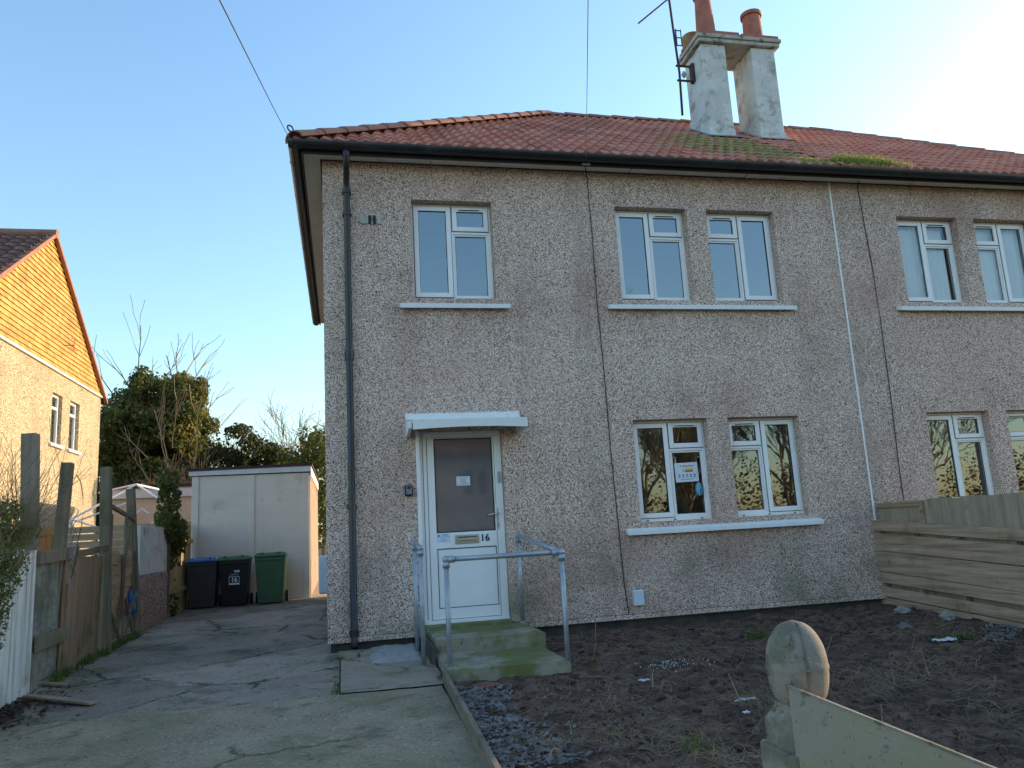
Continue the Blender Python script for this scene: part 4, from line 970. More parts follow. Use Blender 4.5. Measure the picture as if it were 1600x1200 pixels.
# planks on the driveway
def plank(a, b, wdt, th, label):
    p, q = ong(*a), ong(*b); o = obj('plank', MB().bar((p[0], p[1], G(p[1])+.03), (q[0], q[1], G(q[1])+.022), wdt, th), 'w_plank', loc=(p[0], p[1], G(p[1])), bevel=.003)
    tag(o, label, 'plank', 'loose planks on the driveway')
plank((42, 1093), (146, 1103), .085, .02, 'longer loose plank lying on the driveway, nearer the camera')
plank((57, 1072), (102, 1074), .06, .02, 'shorter loose plank lying against the white fence')
# ------------------------------------------------------------------ finial post and panel in the foreground
PY = -6.6
s_ = (PY-CAM[1])
def at(px_, py_): return onY(px_, py_, PY)
top, bot, neck, sh, n2, lft, rgt = at(1245, 968), at(1240, 1095), at(1214, 1107), at(1197, 1130), at(1190, 1172), at(1196, 1042), at(1294, 1042)
cx = (lft[0]+rgt[0])/2; rad = (rgt[0]-lft[0])/2*.86; H = top[2]-bot[2]
pc = (cx, PY, 0)
pt = thing('finial_post', (cx, PY, G(PY)), 'pale weathered gate post topped by a grooved egg-shaped finial', 'gate post')
prof = []
for i in range(25):
    t = i/24; z = bot[2]+H*t
    e = max(0.0, 1-abs((t-.42)/(.58 if t > .42 else .62))**2.2)**.5
    r_ = rad*e
    if abs(t-.42) < .03: r_ += .002
    prof.append((max(r_, .002), z))
prof = [(rad*.62, bot[2]-.012), (rad*.66, bot[2]-.004)]+[p for p in prof if p[1] > bot[2]+.004]
def groove(t, z):
    d = min(abs((t-R(g_)+math.pi) % (2*math.pi)-math.pi) for g_ in (-100, -10, 80, 170)); return 1-.15*math.exp(-(d/.055)**2)
obj('finial', MB().lathe(prof, pc, 96, mod=groove), 'post', pt, smooth=True)
obj('finial_band', MB().lathe([(rad*1.0, bot[2]+H*.40), (rad*1.022, bot[2]+H*.41), (rad*1.022, bot[2]+H*.42), (rad*1.0, bot[2]+H*.43)], pc, 48), 'post', pt, smooth=True)
hw = (cx-n2[0])*.70; hs = (cx-sh[0])*.70; hn = (cx-neck[0])*.74
ps = MB()
def ringsq(half, z, ch=.12): return [(cx+sx_*half*(1-ch*c1), PY+sy_*half*(1-ch*c2), z) for sx_, sy_, c1, c2 in ((-1, -1, 1, 0), (-1, -1, 0, 1), (-1, 1, 0, 1), (-1, 1, 1, 0), (1, 1, 1, 0), (1, 1, 0, 1), (1, -1, 0, 1), (1, -1, 1, 0))]
lv2 = [(hw, G(PY)-.1), (hw, n2[2]), (hs, n2[2]+.004), (hs, sh[2]), (hn+.006, neck[2]-.012), (hn, neck[2]), (hn, bot[2]-.005)]
vs = [];
for h_, z in lv2: vs += ringsq(h_, z)
fs = [(i*8+k, i*8+(k+1) % 8, (i+1)*8+(k+1) % 8, (i+1)*8+k) for i in range(len(lv2)-1) for k in range(8)]+[tuple(range((len(lv2)-1)*8, len(lv2)*8))]
ps.add(vs, fs); obj('shaft', ps, 'post', pt, bevel=.003)
a = onY(1233, 1074, PY-.075); b = onY(1544, 1199, PY-.36)
dirv = b-a; c = a+dirv*2.4
gp = thing('garden_panel', (float(a[0]), float(a[1]), G(PY)), 'thin algae-stained fence panel with sloping top against the finial post', 'fence panel')
nrm = np.array([dirv[1], -dirv[0], 0]); nrm = nrm/np.linalg.norm(nrm)*.009
zb = G(PY)-.1
pp = [tuple(a), (a[0], a[1], zb), (c[0], c[1], zb), tuple(c)]
obj('sheet', MB().prism(pp, (0, 0, 0), tuple(nrm)), 'panel', gp)
cp_ = MB(); cp_.bar(tuple(a+nrm*.5+np.array([0, 0, .003])), tuple(c+nrm*.5+np.array([0, 0, .003])), .011, .007); obj('top_trim', cp_, 'post', gp)

# ------------------------------------------------------------------ right-hand fences
FX = 6.40
rf = thing('boarded_fence', (FX, -1.5, 0), 'low fence of horizontal mossy grey boards at the right side of the garden', 'fence')
bd = MB()
z0s = [.045, .175, .335, .455, .575, .705, .80, .935]; hs_ = [.12, .11, .12, .115, .12, .10, .10, .115]
for i, (zb_, hh) in enumerate(zip(z0s, hs_)):
    y = .06
    while y > -7.4:
        L = random.uniform(2.6, 3.4); ye = y-L
        o1, o2 = random.uniform(-.006, .006), random.uniform(-.006, .006)
        bd.bar((FX+random.uniform(-.006, .006), y, zb_+hh/2+.048*y*1.25+o1), (FX+random.uniform(-.006, .006), ye+.006, zb_+hh/2+.048*ye*1.25+o2), .022, hh); y = ye
obj('boards', bd, 'w_fence', rf, bevel=.003)
for y in (-.02, -.62, -1.25, -2.0, -3.4, -5.0): obj('post', MB().box(FX+.014, FX+.075, y-.035, y+.035, -.3, .98+.055*y), 'w_grey', rf)
cf = thing('closeboard_fence', (6.52, -1.5, 0), "taller fence of vertical feather boards behind the horizontal boarded fence", 'fence')
vb = MB(); y = .12; ztop = 1.262
while y > -7.5:
    wd_ = random.uniform(.10, .14); h_ = ztop+random.uniform(-.012, .008)
    vb.bar((6.505+random.uniform(-.004, .004), y-wd_/2, -.3), (6.505+random.uniform(-.004, .004), y-wd_/2, h_), .014, wd_+.01, up=(0, 1, 0)); y -= wd_
obj('boards', vb, 'w_close', cf, bevel=.002)
for bx_ in ((-.775, .1, ztop-.07, ztop-.012), (.03, .1, .9, ztop-.071), (-.78, -.72, .9, ztop-.071)): obj('rail', MB().box(6.472, 6.496, *bx_), 'w_fence', cf, bevel=.004)

# ------------------------------------------------------------------ left boundary
LX = -2.5
wf = thing('white_fence', (LX, -1.05, 0), 'flaking white painted board fence at the left edge', 'fence')
bw = MB(); y = -.66; i = 0
while y > -4.6:
    wd_ = random.uniform(.085, .105); bw.bar((LX+random.uniform(-.006, .006), y-wd_/2, G(y)+.0), (LX+random.uniform(-.006, .006), y-wd_/2, 1.235+random.uniform(-.012, .012)), .02, wd_-.012, up=(0, 1, 0)); y -= wd_
obj('boards', bw, 'w_white', wf, bevel=.003)
for z_ in (.95, .25): obj('rail', MB().box(LX-.05, LX-.012, -4.6, -.68, z_, z_+.08), 'w_white', wf)
def fpost(b0, t0, wdt, m, label, Y, z0=None):
    p, q = onY(*b0, Y), onY(*t0, Y)
    d = (p-q)/(p[2]-q[2]); base = q+d*(G(Y)-.1-q[2])
    o = obj('fence_post', MB().bar(tuple(base), tuple(q), wdt, wdt, up=(0, 1, 0)), m, loc=(base[0], base[1], G(Y)), bevel=.008); tag(o, label, 'post', 'old posts along the left boundary'); return base, q
fpost((46, 860), (48, 678), .125, 'w_grey', 'tall upright grey timber post behind the white fence', -.50)
fpost((92, 866), (106, 723), .10, 'w_green', 'leaning green-stained timber post, second from the white fence', .02)
fpost((164, 990), (166, 730), .11, 'w_green', 'upright mossy post left of the broken gate', 1.4)
fpost((213, 985), (204, 764), .10, 'w_green', 'thin mossy post right of the broken gate', 2.75)
bf = thing('patched_fence', (LX, .3, .06), 'patched low fence of mossy plywood and brown boards between the white fence and broken gate', 'fence')
yz = lambda px_, py_: onX(px_, py_, LX)[1:]
obj('plywood', MB().bar((LX-.01, -.62, .62), (LX-.01, .06, .62), .016, 1.06), 'w_ply', bf)
bb = MB()
for (y0, y1, t, o_) in ((.02, .55, 1.16, .012), (.57, 1.30, 1.15, .0), (.06, .2, .9, .03)): bb.bar((LX+o_, (y0+y1)/2, G(0)-.02), (LX+o_+.02, (y0+y1)/2, t), .02, y1-y0, up=(0, 1, 0))
obj('boards', bb, 'w_brown', bf, bevel=.003)
for a_, b_, w_, h_ in (((LX+.03, -.66, 1.16), (LX+.04, .36, 1.20), .04, .115), ((LX+.02, .36, 1.17), (LX+.03, 1.42, 1.24), .035, .07), ((LX+.035, -.62, .42), (LX+.04, .22, .44), .035, .13)): obj('rail', MB().bar(a_, b_, w_, h_), 'w_green', bf, bevel=.004)
bgt = thing('broken_gate', (LX, 2.1, .09), 'broken lapped-board gate leaning between two mossy posts', 'gate')
lp_ = MB()
for i in range(6):
    z = .47+i*.125
    pts = []; n = 12
    for j in range(n+1):
        y = 1.55+1.15*j/n; pts.append((LX-.01+.012*math.sin(j*.9+i)+i*.004, y, z+.018*math.sin(j*.7+i*1.3)+.02*fbm(y, i, 2)))
    for p, q in zip(pts, pts[1:]): lp_.bar(p, q, .012, .15)
obj('lapped_boards', lp_, 'w_lap', bgt)
gf = MB()
gf.bar((LX+.03, 1.52, .12), (LX+.02, 1.60, 1.62), .035, .05).bar((LX+.03, 2.72, .14), (LX+.0, 2.55, 1.66), .035, .05).bar((LX+.04, 1.5, .13), (LX+.04, 2.85, .17), .04, .06)
gf.bar((LX+.045, 2.1, .16), (LX+.035, 2.2, 1.62), .03, .045).bar((LX+.045, 1.55, .55), (LX+.05, 2.0, .17), .03, .045).bar((LX+.045, 2.25, .62), (LX+.05, 2.6, .18), .03, .04).bar((LX+.05, 2.75, .7), (LX+.05, 2.15, .18), .03, .04).bar((LX+.02, 1.5, 1.72), (LX+.02, 2.7, 1.58), .035, .045)
gf.bar((LX+.03, 2.35, 1.5), (LX+.03, 2.1, .5), .025, .04)
obj('frame', gf, 'w_green', bgt, bevel=.003)
p = onX(206, 943, LX+.02)
bag = blob((LX+.0, float(p[1]), float(p[2])), .13, (.6, .8, 1.25), 3, .7, 4)
tag(obj('plastic_bag', bag, 'bluebag', loc=(LX, float(p[1]), float(p[2])-.15)), 'crumpled blue plastic bag caught in the broken gate', 'bag')
lw = thing('low_wall', (LX, 4.1, .12), 'low wall section, white rendered above and pink pebbledash below', 'wall')
obj('render', MB().box(LX-.10, LX, 3.1, 5.06, .86, 1.52), 'render_white', lw, bevel=.008); obj('pebbledash', MB().box(LX-.11, LX+.012, 3.1, 5.08, -.05, .859), 'pebble_pink', lw, bevel=.008)
yf = thing('sunlit_fence', (LX, 5.7, .16), 'yellowish sunlit timber fence by the ivy and blue-lidded bin', 'fence')
yb_ = MB(); y = 5.12
while y < 6.7: yb_.bar((LX+.0+random.uniform(-.005, .005), y+.06, .1), (LX+random.uniform(-.005, .005), y+.06, 1.60+random.uniform(-.02, .02)), .018, .115, up=(0, 1, 0)); y += .122
obj('boards', yb_, 'w_yellow', yf, bevel=.003); [obj('rail', MB().box(LX+.012, LX+.05, 5.1, 6.7, z_, z_+.07), 'w_yellow', yf) for z_ in (1.28, .5)]

# ------------------------------------------------------------------ leaves
def leaf_cloud(lobes, n, size, shell=.55, flat=0.0, tintf=None):
    """leaf-sized faces spread through overlapping lumps; lobes: (cx,cy,cz,rx,ry,rz)"""
    mb = MB(); wts = np.array([l[3]*l[4]*l[5] for l in lobes])**.7; wts = wts/wts.sum()
    ch = rng.choice(len(lobes), n, p=wts)
    for k in ch:
        cx_, cy_, cz_, rx, ry, rz = lobes[k]
        v = rng.normal(size=3); v /= np.linalg.norm(v); q = (shell+(1-shell)*rng.random()**.6)*(1+.16*mnoise.noise(Vector((v[0]*3+k, v[1]*3, v[2]*3))))
        c = Vector((cx_+v[0]*rx*q, cy_+v[1]*ry*q, cz_+v[2]*rz*q))
        if mnoise.noise(c*(1.1/size*.14)) < -.22: continue
        nn = Vector(v)+Vector(rng.normal(size=3))*.7; nn.normalize()
        a = nn.orthogonal().normalized(); a.rotate(Matrix.Rotation(rng.random()*6.28, 3, nn)); b = nn.cross(a)
        s = size*(.6+.8*rng.random()); t = float(np.clip(.45+.35*mnoise.noise(c*1.3)+.3*(rng.random()-.5), 0, 1))
        mb.add([c-a*s*.5, c+b*s*.34+nn*s*.08, c+a*s*.55, c-b*s*.34+nn*s*.08], [(0, 1, 2, 3)], 0, t)
    return mb
def branch(mb, p, d, L, r, depth, spread=.5, up=.15, kids=3, segs=4, minr=.006, n=5):
    pts = [Vector(p)]; rs = [r]; d = Vector(d).normalized()
    for i in range(segs):
        d = (d+Vector((random.gauss(0, .12), random.gauss(0, .12), random.gauss(0, .10)+up*.25))).normalized()
        pts.append(pts[-1]+d*L/segs); rs.append(max(minr, r*(1-.62*(i+1)/segs)))
    mb.tube(pts, rs, n if r > .03 else 3, cap=False)
    if depth <= 0: return
    for k in range(kids):
        t = random.uniform(.35, 1.0); i = min(segs-1, int(t*segs)); q = pts[i].lerp(pts[i+1], t*segs-i)
        e = (d+Vector((random.gauss(0, spread), random.gauss(0, spread), random.gauss(.1, spread*.6)))).normalized()
        branch(mb, q, e, L*random.uniform(.5, .75), max(minr, rs[i]*.62), depth-1, spread, up, kids, segs, minr, n)
# ivy column and hedge plant on the left boundary
iv = thing('ivy', (LX, 4.85, 1.4), 'dark ivy clump smothering a post above the low rendered wall', 'ivy')
obj('foliage', leaf_cloud([(LX, 4.8, 2.3, .17, .25, .32), (LX, 4.85, 1.9, .17, .26, .4), (LX+.02, 4.9, 1.5, .24, .4, .24), (LX+.05, 5.25, 1.35, .16, .3, .3), (LX, 4.35, 1.62, .12, .3, .15), (LX+.02, 5.1, .9, .1, .2, .35), (LX+.02, 5.15, .45, .1, .2, .35)], 1700, .085), 'ivy', iv, fix=False)
obj('stem', MB().tube([(LX-.02, 4.85, .2), (LX, 4.83, 1.2), (LX, 4.8, 2.4)], [.05, .04, .02], 6), 'bark', iv)
hb = thing('hedge_plant', (-2.55, -1.7, .0), 'overgrown privet shrub with bare brown twigs spilling over the white fence', 'shrub')
obj('foliage', leaf_cloud([(-2.44, -1.38, 1.12, .12, .25, .28), (-2.44, -1.62, .85, .10, .22, .42), (-2.50, -.98, 1.40, .12, .33, .15), (-2.5, -1.3, 1.47, .15, .35, .22), (-2.44, -1.62, .5, .05, .12, .28)], 5200, .027, .2), 'privet', hb, fix=False)
tw = MB()
for _ in range(64): branch(tw, (-2.55+random.uniform(-.05, .05), random.uniform(-1.9, -.85), random.uniform(.8, 1.3)), (random.gauss(.05, .25), random.gauss(.25, .4), 1), random.uniform(.3, .75), .006, 1, .4, .1, 4, 4, .002)
obj('twigs', tw, 'brown_twig', hb, fix=False)
bw_ = MB()
for _ in range(46): branch(bw_, (LX-.12+random.uniform(-.1, .06), random.uniform(1.55, 2.7), random.uniform(.08, .3)), (random.gauss(0, .5), random.gauss(0, .8), random.uniform(.1, 1)), random.uniform(.2, .5), .007, 1, .5, .1, 3, 4, .003)
tag(obj('brushwood', bw_, 'brown_twig', loc=(LX-.1, 2.1, .1), fix=False), 'tangle of dead brown twigs inside the broken gate', 'twigs')
# a loose loop of wire and clothes line on the leaning post
cable('wire_loop', [(-2.40, .02, 1.95), (-2.36, .02, 1.88), (-2.335, .02, 1.75), (-2.325, .02, 1.6), (-2.335, .02, 1.45), (-2.36, .02, 1.3), (-2.355, .0, 1.2), (-2.37, .0, 1.1), (-2.40, 0, .95)], .004, 'cable', 'thin dark wire looped from the top of the leaning post', 'wire')

for j_ in range(3):
    q_ = [(-2.40+.03*math.sin(k_*1.7+j_), .02+.05*math.cos(k_*1.1+j_*2), 1.62-.05*k_-.12*j_+.03*math.sin(k_*2.3)) for k_ in range(12)]
    cable('wire_loop', q_, .004, 'galv', 'grey wire tangled round the leaning post above the patched fence', 'wire')['group'] = 'wire tangled on the leaning post'
# ------------------------------------------------------------------ shed, garage, bins, canopy frame
SY = 6.75
sh_ = thing('garage_shed', (-1.5, SY, .17), 'pale rendered flat-roofed shed behind the wheelie bins', 'shed')
sx0, sx1, sy1 = -2.52, -.43, 11.2
obj('wall', MB().box(sx0+.05, sx1-.02, SY+.02, sy1, 0, 2.46), 'shed', sh_)
ps_ = MB()
for X in (sx0+.05, -1.50, sx1-.10): ps_.box(X-.02 if X > -2 else X-.03, X+.09, SY+.0, SY+.0195, 0, 2.455)
obj('pilasters', ps_, 'shed', sh_, bevel=.006)
obj('seam', MB().box(sx0+.15, -1.53, SY+.0165, SY+.0195, 1.02, 1.028).box(sx0+.15, -1.53, SY+.0165, SY+.0195, 1.90, 1.907).box(-1.40, sx1-.13, SY+.0165, SY+.0195, 1.02, 1.028).box(-1.40, sx1-.13, SY+.0165, SY+.0195, .42, .428), 'shed_trim', sh_)
sp_ = MB()
for y in [SY+.02+.62*i for i in range(8)]: sp_.box(sx1-.02, sx1+.012, y, y+.07, 0, 2.44)
obj('side_pilasters', sp_, 'shed', sh_)
tr_ = MB(); tr_.prism([(sx0-.03, SY-.03, 2.475), (sx1+.03, SY-.03, 2.48), (sx1+.03, SY-.03, 2.585), (sx0-.03, SY-.03, 2.555)], (0, SY-.03, 0), (0, SY-.005, 0))
tr_.box(sx1+.005, sx1+.03, SY-.004, sy1+.05, 2.41, 2.575)
obj('fascia', tr_, 'shed_trim', sh_)
obj('roof', MB().prism([(sx0-.05, SY-.05, 2.558), (sx1+.05, SY-.05, 2.588), (sx1+.05, SY-.05, 2.635), (sx0-.05, SY-.05, 2.605)], (0, SY-.05, 0), (0, sy1+.08, 0)), 'felt', sh_)
gr_ = thing('pale_garage', (-4, 11.4, .25), 'low pale orange garage behind the left gardens, mostly hidden by ivy', 'garage')
obj('wall', MB().box(-5.2, -2.7, 11.3, 14.0, 0, 2.42), 'garage', gr_); obj('fascia', MB().box(-5.25, -2.65, 11.22, 11.29, 2.40, 2.62), 'shed_trim', gr_); obj('roof', MB().box(-5.3, -2.6, 11.18, 14.1, 2.622, 2.70), 'felt', gr_)
def wheelie(x, y, s, body, lid, label, first=None):
    z = G(y)
    t = thing('wheelie_bin', (x, y, z), label, 'wheelie bin', 'wheelie bins in front of the shed')
    w0, w1, d0, d1, h = .21*s, .255*s, .22*s, .30*s, .80*s
    def sq(hw, df, db, zz): return [(x-hw, y-df+.3*s, z+zz), (x+hw, y-df+.3*s, z+zz), (x+hw, y+db+.3*s, z+zz), (x-hw, y+db+.3*s, z+zz)]
    vs = sq(w0*.97, d0, d0*.8, .02)+sq(w0, d0+.005, d0*.85, .06)+sq(w1*.985, d1, d0, h-.06)+sq(w1, d1+.01, d0+.02, h-.055)+sq(w1, d1+.012, d0+.02, h)
    n = 5; fs = [(i*4+k, i*4+(k+1) % 4, (i+1)*4+(k+1) % 4, (i+1)*4+k) for i in range(n-1) for k in range(4)]+[(3, 2, 1, 0), (16, 17, 18, 19)]
    obj('body', MB().add(vs, fs), body, t, bevel=.018*s)
    l = MB(); vs = sq(w1+.018, d1+.03, d0+.03, h+.003)+sq(w1+.018, d1+.03, d0+.03, h+.035)+sq(w1-.03, d1-.05, d0-.02, h+.075)
    l.add(vs, [(i*4+k, i*4+(k+1) % 4, (i+1)*4+(k+1) % 4, (i+1)*4+k) for i in range(2) for k in range(4)]+[(3, 2, 1, 0), (8, 9, 10, 11)])
    ld = obj('lid', l, lid, t, bevel=.014*s)
    obj('lid_ribs', MB().box(x-w1*.62, x-w1*.5, y-.02, y+.42*s, z+h+.06, z+h+.085).box(x+w1*.5, x+w1*.62, y-.02, y+.42*s, z+h+.06, z+h+.085), lid, ld, bevel=.006)
    for sx_ in (-1, 1):
        c = (x+sx_*(w1+.0), y+.3*s+d0*.8, z+.10*s); wv = MB(); r_ = .10*s
        ring = [(r_, -.022), (r_, .022)]
        pts = []
        for k in range(20):
            a = 2*math.pi*k/20
            for q in (-.024, .024): pts.append((c[0]+q, c[1]+r_*math.cos(a), c[2]+r_*math.sin(a)))
        wv.add(pts, [(2*k, 2*k+1, (2*k+3) % 40, (2*k+2) % 40) for k in range(20)]+[tuple(range(0, 40, 2)), tuple(range(39, 0, -2))])
        obj('wheel', wv, 'ink', t, bevel=.008)
    obj('handle', MB().tube([(x-w1*.8, y+.3*s+d0+.07, z+h-.01), (x+w1*.8, y+.3*s+d0+.07, z+h-.01)], .016, 8), body, t)
    return t, (z, h, s)
wheelie(-2.19, 6.02, .96, 'bin_grey', 'bin_blue', 'dark grey wheelie bin with bright blue lid, leftmost of the three')
b2, _ = wheelie(-1.67, 5.98, .96, 'bin_black', 'bin_green', 'black wheelie bin with dull green lid and white number sixteen')
wheelie(-1.075, 6.02, .99, 'bin_green', 'bin_green', 'all green wheelie bin standing apart on the right')
fyb = 5.98+.3*.96-.27*.96; zc = G(6)+.50
# tilted front: put the print 3 mm off the front face
def front_y(zz): h = .80*.96; t = (zz-G(5.98)-.06)/(h-.12); return 5.98+.3*.96-((.22*.96+.005)*(1-t)+.30*.96*t)-.004
def print_on(mb, m, name='lettering'):
    mb.v = [(x, front_y(z)+(y-0), z) for x, y, z in mb.v]; obj(name, mb, m, b2)
X = -1.66
print_on(text_mb('16', X, 0, zc-.055, .105, .001, weight=.004), 'white', 'bin_number')
fm = MB(); a, bq, c0, c1 = X-.085, X+.085, zc-.115, zc+.005
fm.box(a, a+.008, -.001, .0, c0, c1).box(bq-.008, bq, -.001, .0, c0, c1).box(a, bq, -.001, .0, c1-.008, c1).box(a, bq, -.001, .0, c0-.02, c0+.012)
print_on(fm, 'white', 'number_frame'); print_on(text_mb('E D D C', X, 0, zc+.035, .04, .001), 'white'); print_on(MB().box(X+.0, X+.09, -.001, 0, zc+.072, zc+.107), 'sticker', 'label_sticker')

# tubular frame in the left garden
cf_ = thing('canopy_frame', (-4.2, 9, .23), 'bare white tubular canopy frame in the left garden behind the broken gate', 'canopy frame')
tb = MB(); pk = onY(213, 757, 9.0)
for q, Y in (((110, 812), 8.4), ((252, 782), 8.6), ((155, 770), 10.2), ((250, 765), 10.2)): tb.tube([tuple(pk), tuple(onY(*q, Y))], .022, 6)
e1, e2, e3 = onY(110, 812, 8.4), onY(252, 782, 8.6), onY(235, 795, 8.2)
obj('rafters', tb, 'airer', cf_); t2 = MB(); m1 = pk+(e1-pk)*.35
t2.tube([tuple(onY(200, 785, 8.7)), tuple(onY(118, 815, 8.3))], .018, 6).tube([tuple(onY(222, 795, 8.7)), tuple(onY(213, 802, 8.7))], .016, 6).tube([tuple(onY(222, 795, 8.7)), tuple(onY(232, 802, 8.7))], .016, 6)
t2.tube([tuple(onY(110, 811, 8.3)), tuple(onY(156, 825, 8.0))], .018, 6).tube([tuple(onY(220, 826, 8.0)), tuple(onY(250, 812, 8.3))], .018, 6)
obj('braces', t2, 'airer', cf_)
lg = MB()
for e_ in (e1, e2): lg.tube([tuple(e_), (e_[0], e_[1], .2)], .022, 6)
obj('legs', lg, 'airer', cf_)
of = thing('orange_fence', (-5.6, 7.6, .2), 'orange-brown closeboard fence in front of the golden house', 'fence'); ob = MB(); x = -6.4
while x < -4.9: ob.bar((x, 7.6, .1), (x, 7.6, 1.66), .105, .02, up=(0, 1, 0)); x += .11
obj('boards', ob, 'w_orange', of); obj('rail', MB().box(-6.45, -4.85, 7.575, 7.588, 1.56, 1.64), 'w_orange', of)
sf_ = thing('slatted_fence', (-4.2, 7.6, .2), 'pale horizontal slatted fence panel behind the broken gate', 'fence'); sl = MB()
for i in range(11): sl.box(-4.84, -2.62, 7.59, 7.612, .22+i*.135, .22+i*.135+.118)
obj('slats', sl, 'w_slat', sf_, bevel=.003)
for X in (-4.86, -3.75, -2.62): obj('post', MB().box(X-.03, X+.03, 7.615, 7.68, .1, 1.74), 'w_slat', sf_)

# ------------------------------------------------------------------ golden house on the left
lh = thing('neighbouring_house', (-10, 11, .2), 'golden sunlit house at the left with orange tile-hung gable', 'house')
GX, gy0, gy1, gyr, gz, grz = -6.5, 6.6, 15.46, 11.03, 5.60, 8.66
lwins = [(11.66, 12.36, 3.80, 5.02), (12.93, 13.66, 3.80, 5.04)]
lwm = MB(); ys = sorted({gy0, gy1}|{q for w_ in lwins for q in w_[:2]}); zs = sorted({-.1, gz}|{q for w_ in lwins for q in w_[2:]})
for y0, y1 in zip(ys, ys[1:]):
    for z0, z1 in zip(zs, zs[1:]):
        cy_, cz_ = (y0+y1)/2, (z0+z1)/2
        if any(w_[0] < cy_ < w_[1] and w_[2] < cz_ < w_[3] for w_ in lwins): continue
        lwm.quad((GX, y0, z0), (GX, y1, z0), (GX, y1, z1), (GX, y0, z1))
for (y0, y1, z0, z1) in lwins:
    d = GX-.22
    for Y in (y0, y1): lwm.quad((GX, Y, z0), (d, Y, z0), (d, Y, z1), (GX, Y, z1))
    for Z in (z0, z1): lwm.quad((GX, y0, Z), (GX, y1, Z), (d, y1, Z), (d, y0, Z))
lwm.quad((GX, gy0, -.1), (-14, gy0, -.1), (-14, gy0, gz), (GX, gy0, gz)); lwm.quad((GX, gy1, -.1), (-14, gy1, -.1), (-14, gy1, gz), (GX, gy1, gz)); lwm.quad((-14, gy0, -.1), (-14, gy1, -.1), (-14, gy1, gz), (-14, gy0, gz))
obj('wall', lwm, 'pebble_left', lh, fix=False)
for (y0, y1, z0, z1) in lwins:
    f = MB(); X0, X1 = GX-.14, GX-.085; t = .06; zm = z1-.36
    f.box(X0, X1, y0, y0+t, z0, z1).box(X0, X1, y1-t, y1, z0, z1).box(X0, X1, y0+t, y1-t, z0, z0+t).box(X0, X1, y0+t, y1-t, z1-t, z1).box(X0, X1, y0+t, y1-t, zm, zm+t)
    fo = obj('window', f, 'upvc', lh); obj('pane', MB().box(X0+.02, X0+.025, y0+t, y1-t, z0+t, zm).box(X0+.02, X0+.025, y0+t, y1-t, zm+t, z1-t), 'glass', fo)
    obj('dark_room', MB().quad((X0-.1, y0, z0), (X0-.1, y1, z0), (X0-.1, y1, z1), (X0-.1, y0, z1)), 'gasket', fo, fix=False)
    obj('window_sill', MB().box(GX-.08, GX+.07, y0-.10, y1+.10, z0-.07, z0-.0), 'upvc', lh, bevel=.006)
# hung tiles on the gable: overlapping courses
hm = MB(); course = .118; z = gz-.02; k = 0
while z < grz-.05:
    t0 = (z-gz)/(grz-gz); hw_ = (gy1-gyr)*(1-max(0, t0)); y = gyr-hw_+.02-(.09 if k % 2 else 0)
    while y < gyr+hw_:
        ye = y+.175; a, b = max(y, gyr-hw_+.02), min(ye, gyr+hw_-.02)
        if b-a > .02:
            j = random.uniform(-.004, .004); o1 = GX+.045+random.uniform(-.004, .006); zt_ = min(z+course+.03, grz)
            hm.add([(o1, a+.002, z+j), (o1, b-.002, z+j), (GX+.012, b-.002, zt_), (GX+.012, a+.002, zt_), (GX+.01, a+.002, z+j), (GX+.01, b-.002, z+j)], [(0, 1, 2, 3), (0, 1, 5, 4)], 0, random.random())
        y = ye
    z += course; k += 1
obj('hung_tiles', hm, 'hung', lh, fix=False)
obj('gable', MB().add([(GX, gy0, gz), (GX, gy1, gz), (GX, gyr, grz)], [(0, 1, 2)]), 'hung', lh, fix=False)
obj('tilting_fillet', MB().box(GX, GX+.06, gy0+.03, gy1, gz-.07, gz-.025), 'upvc', lh)
sv = Vector((0, gyr-gy0+.3, grz-gz+.2)); ov = .12
obj('roof', slope((-14, gy0-.3, gz-.13), (1, 0, 0), (0, gyr-gy0+.3, grz+.06-gz+.13), 14+GX+ov, math.hypot(gyr-gy0+.3, grz+.06-gz+.13), [((GX+ov, 0, 0), (1, 0, 0))], None, period=.3, course=.34, seg=8, amp=.028), 'tile_brown', lh, fix=False)
obj('roof', MB().add([(-14, gy1+.3, gz-.2), (GX+ov, gy1+.3, gz-.2), (GX+ov, gyr, grz+.03), (-14, gyr, grz+.03)], [(0, 1, 2, 3)]), 'tile_brown', lh, fix=False)
vg = MB()
for (ya_, yb_2) in ((gy0-.3, gyr), (gy1+.22, gyr)):
    vg.bar((GX+.075, ya_, gz-.19), (GX+.075, yb_2, grz-.01), .06, .13, up=(1, 0, 0)) if False else vg.prism([(GX+.05, ya_, gz-.22), (GX+.05, ya_, gz-.12), (GX+.05, yb_2, grz+.09), (GX+.05, yb_2, grz-.01)], (0, 0, 0), (.085, 0, 0))
obj('verge', vg, 'hip', lh)
obj('ridge_tiles', MB().tube([(-14, gyr, grz+.05), (GX+.14, gyr, grz+.05)], .11, 12), 'hip', lh)
aw = MB()
for z in (6.4, 6.15): aw.tube([(GX+.25, 12.0+(z < 6.3)*.0, z+.02), (GX+.25, 12.9-(z < 6.3)*.45, z+.05)], .012, 5)
aw.tube([(GX+.25, 12.2, 6.44), (GX+.25, 12.2, 6.14)], .01, 5).tube([(GX+.02, 12.2, 6.28), (GX+.25, 12.2, 6.28)], .012, 5)
tag(obj('wall_aerial', aw, 'terracotta', loc=(GX, 12.2, 6.2)), 'small rusty aerial fixed to the orange tile-hung gable', 'aerial')

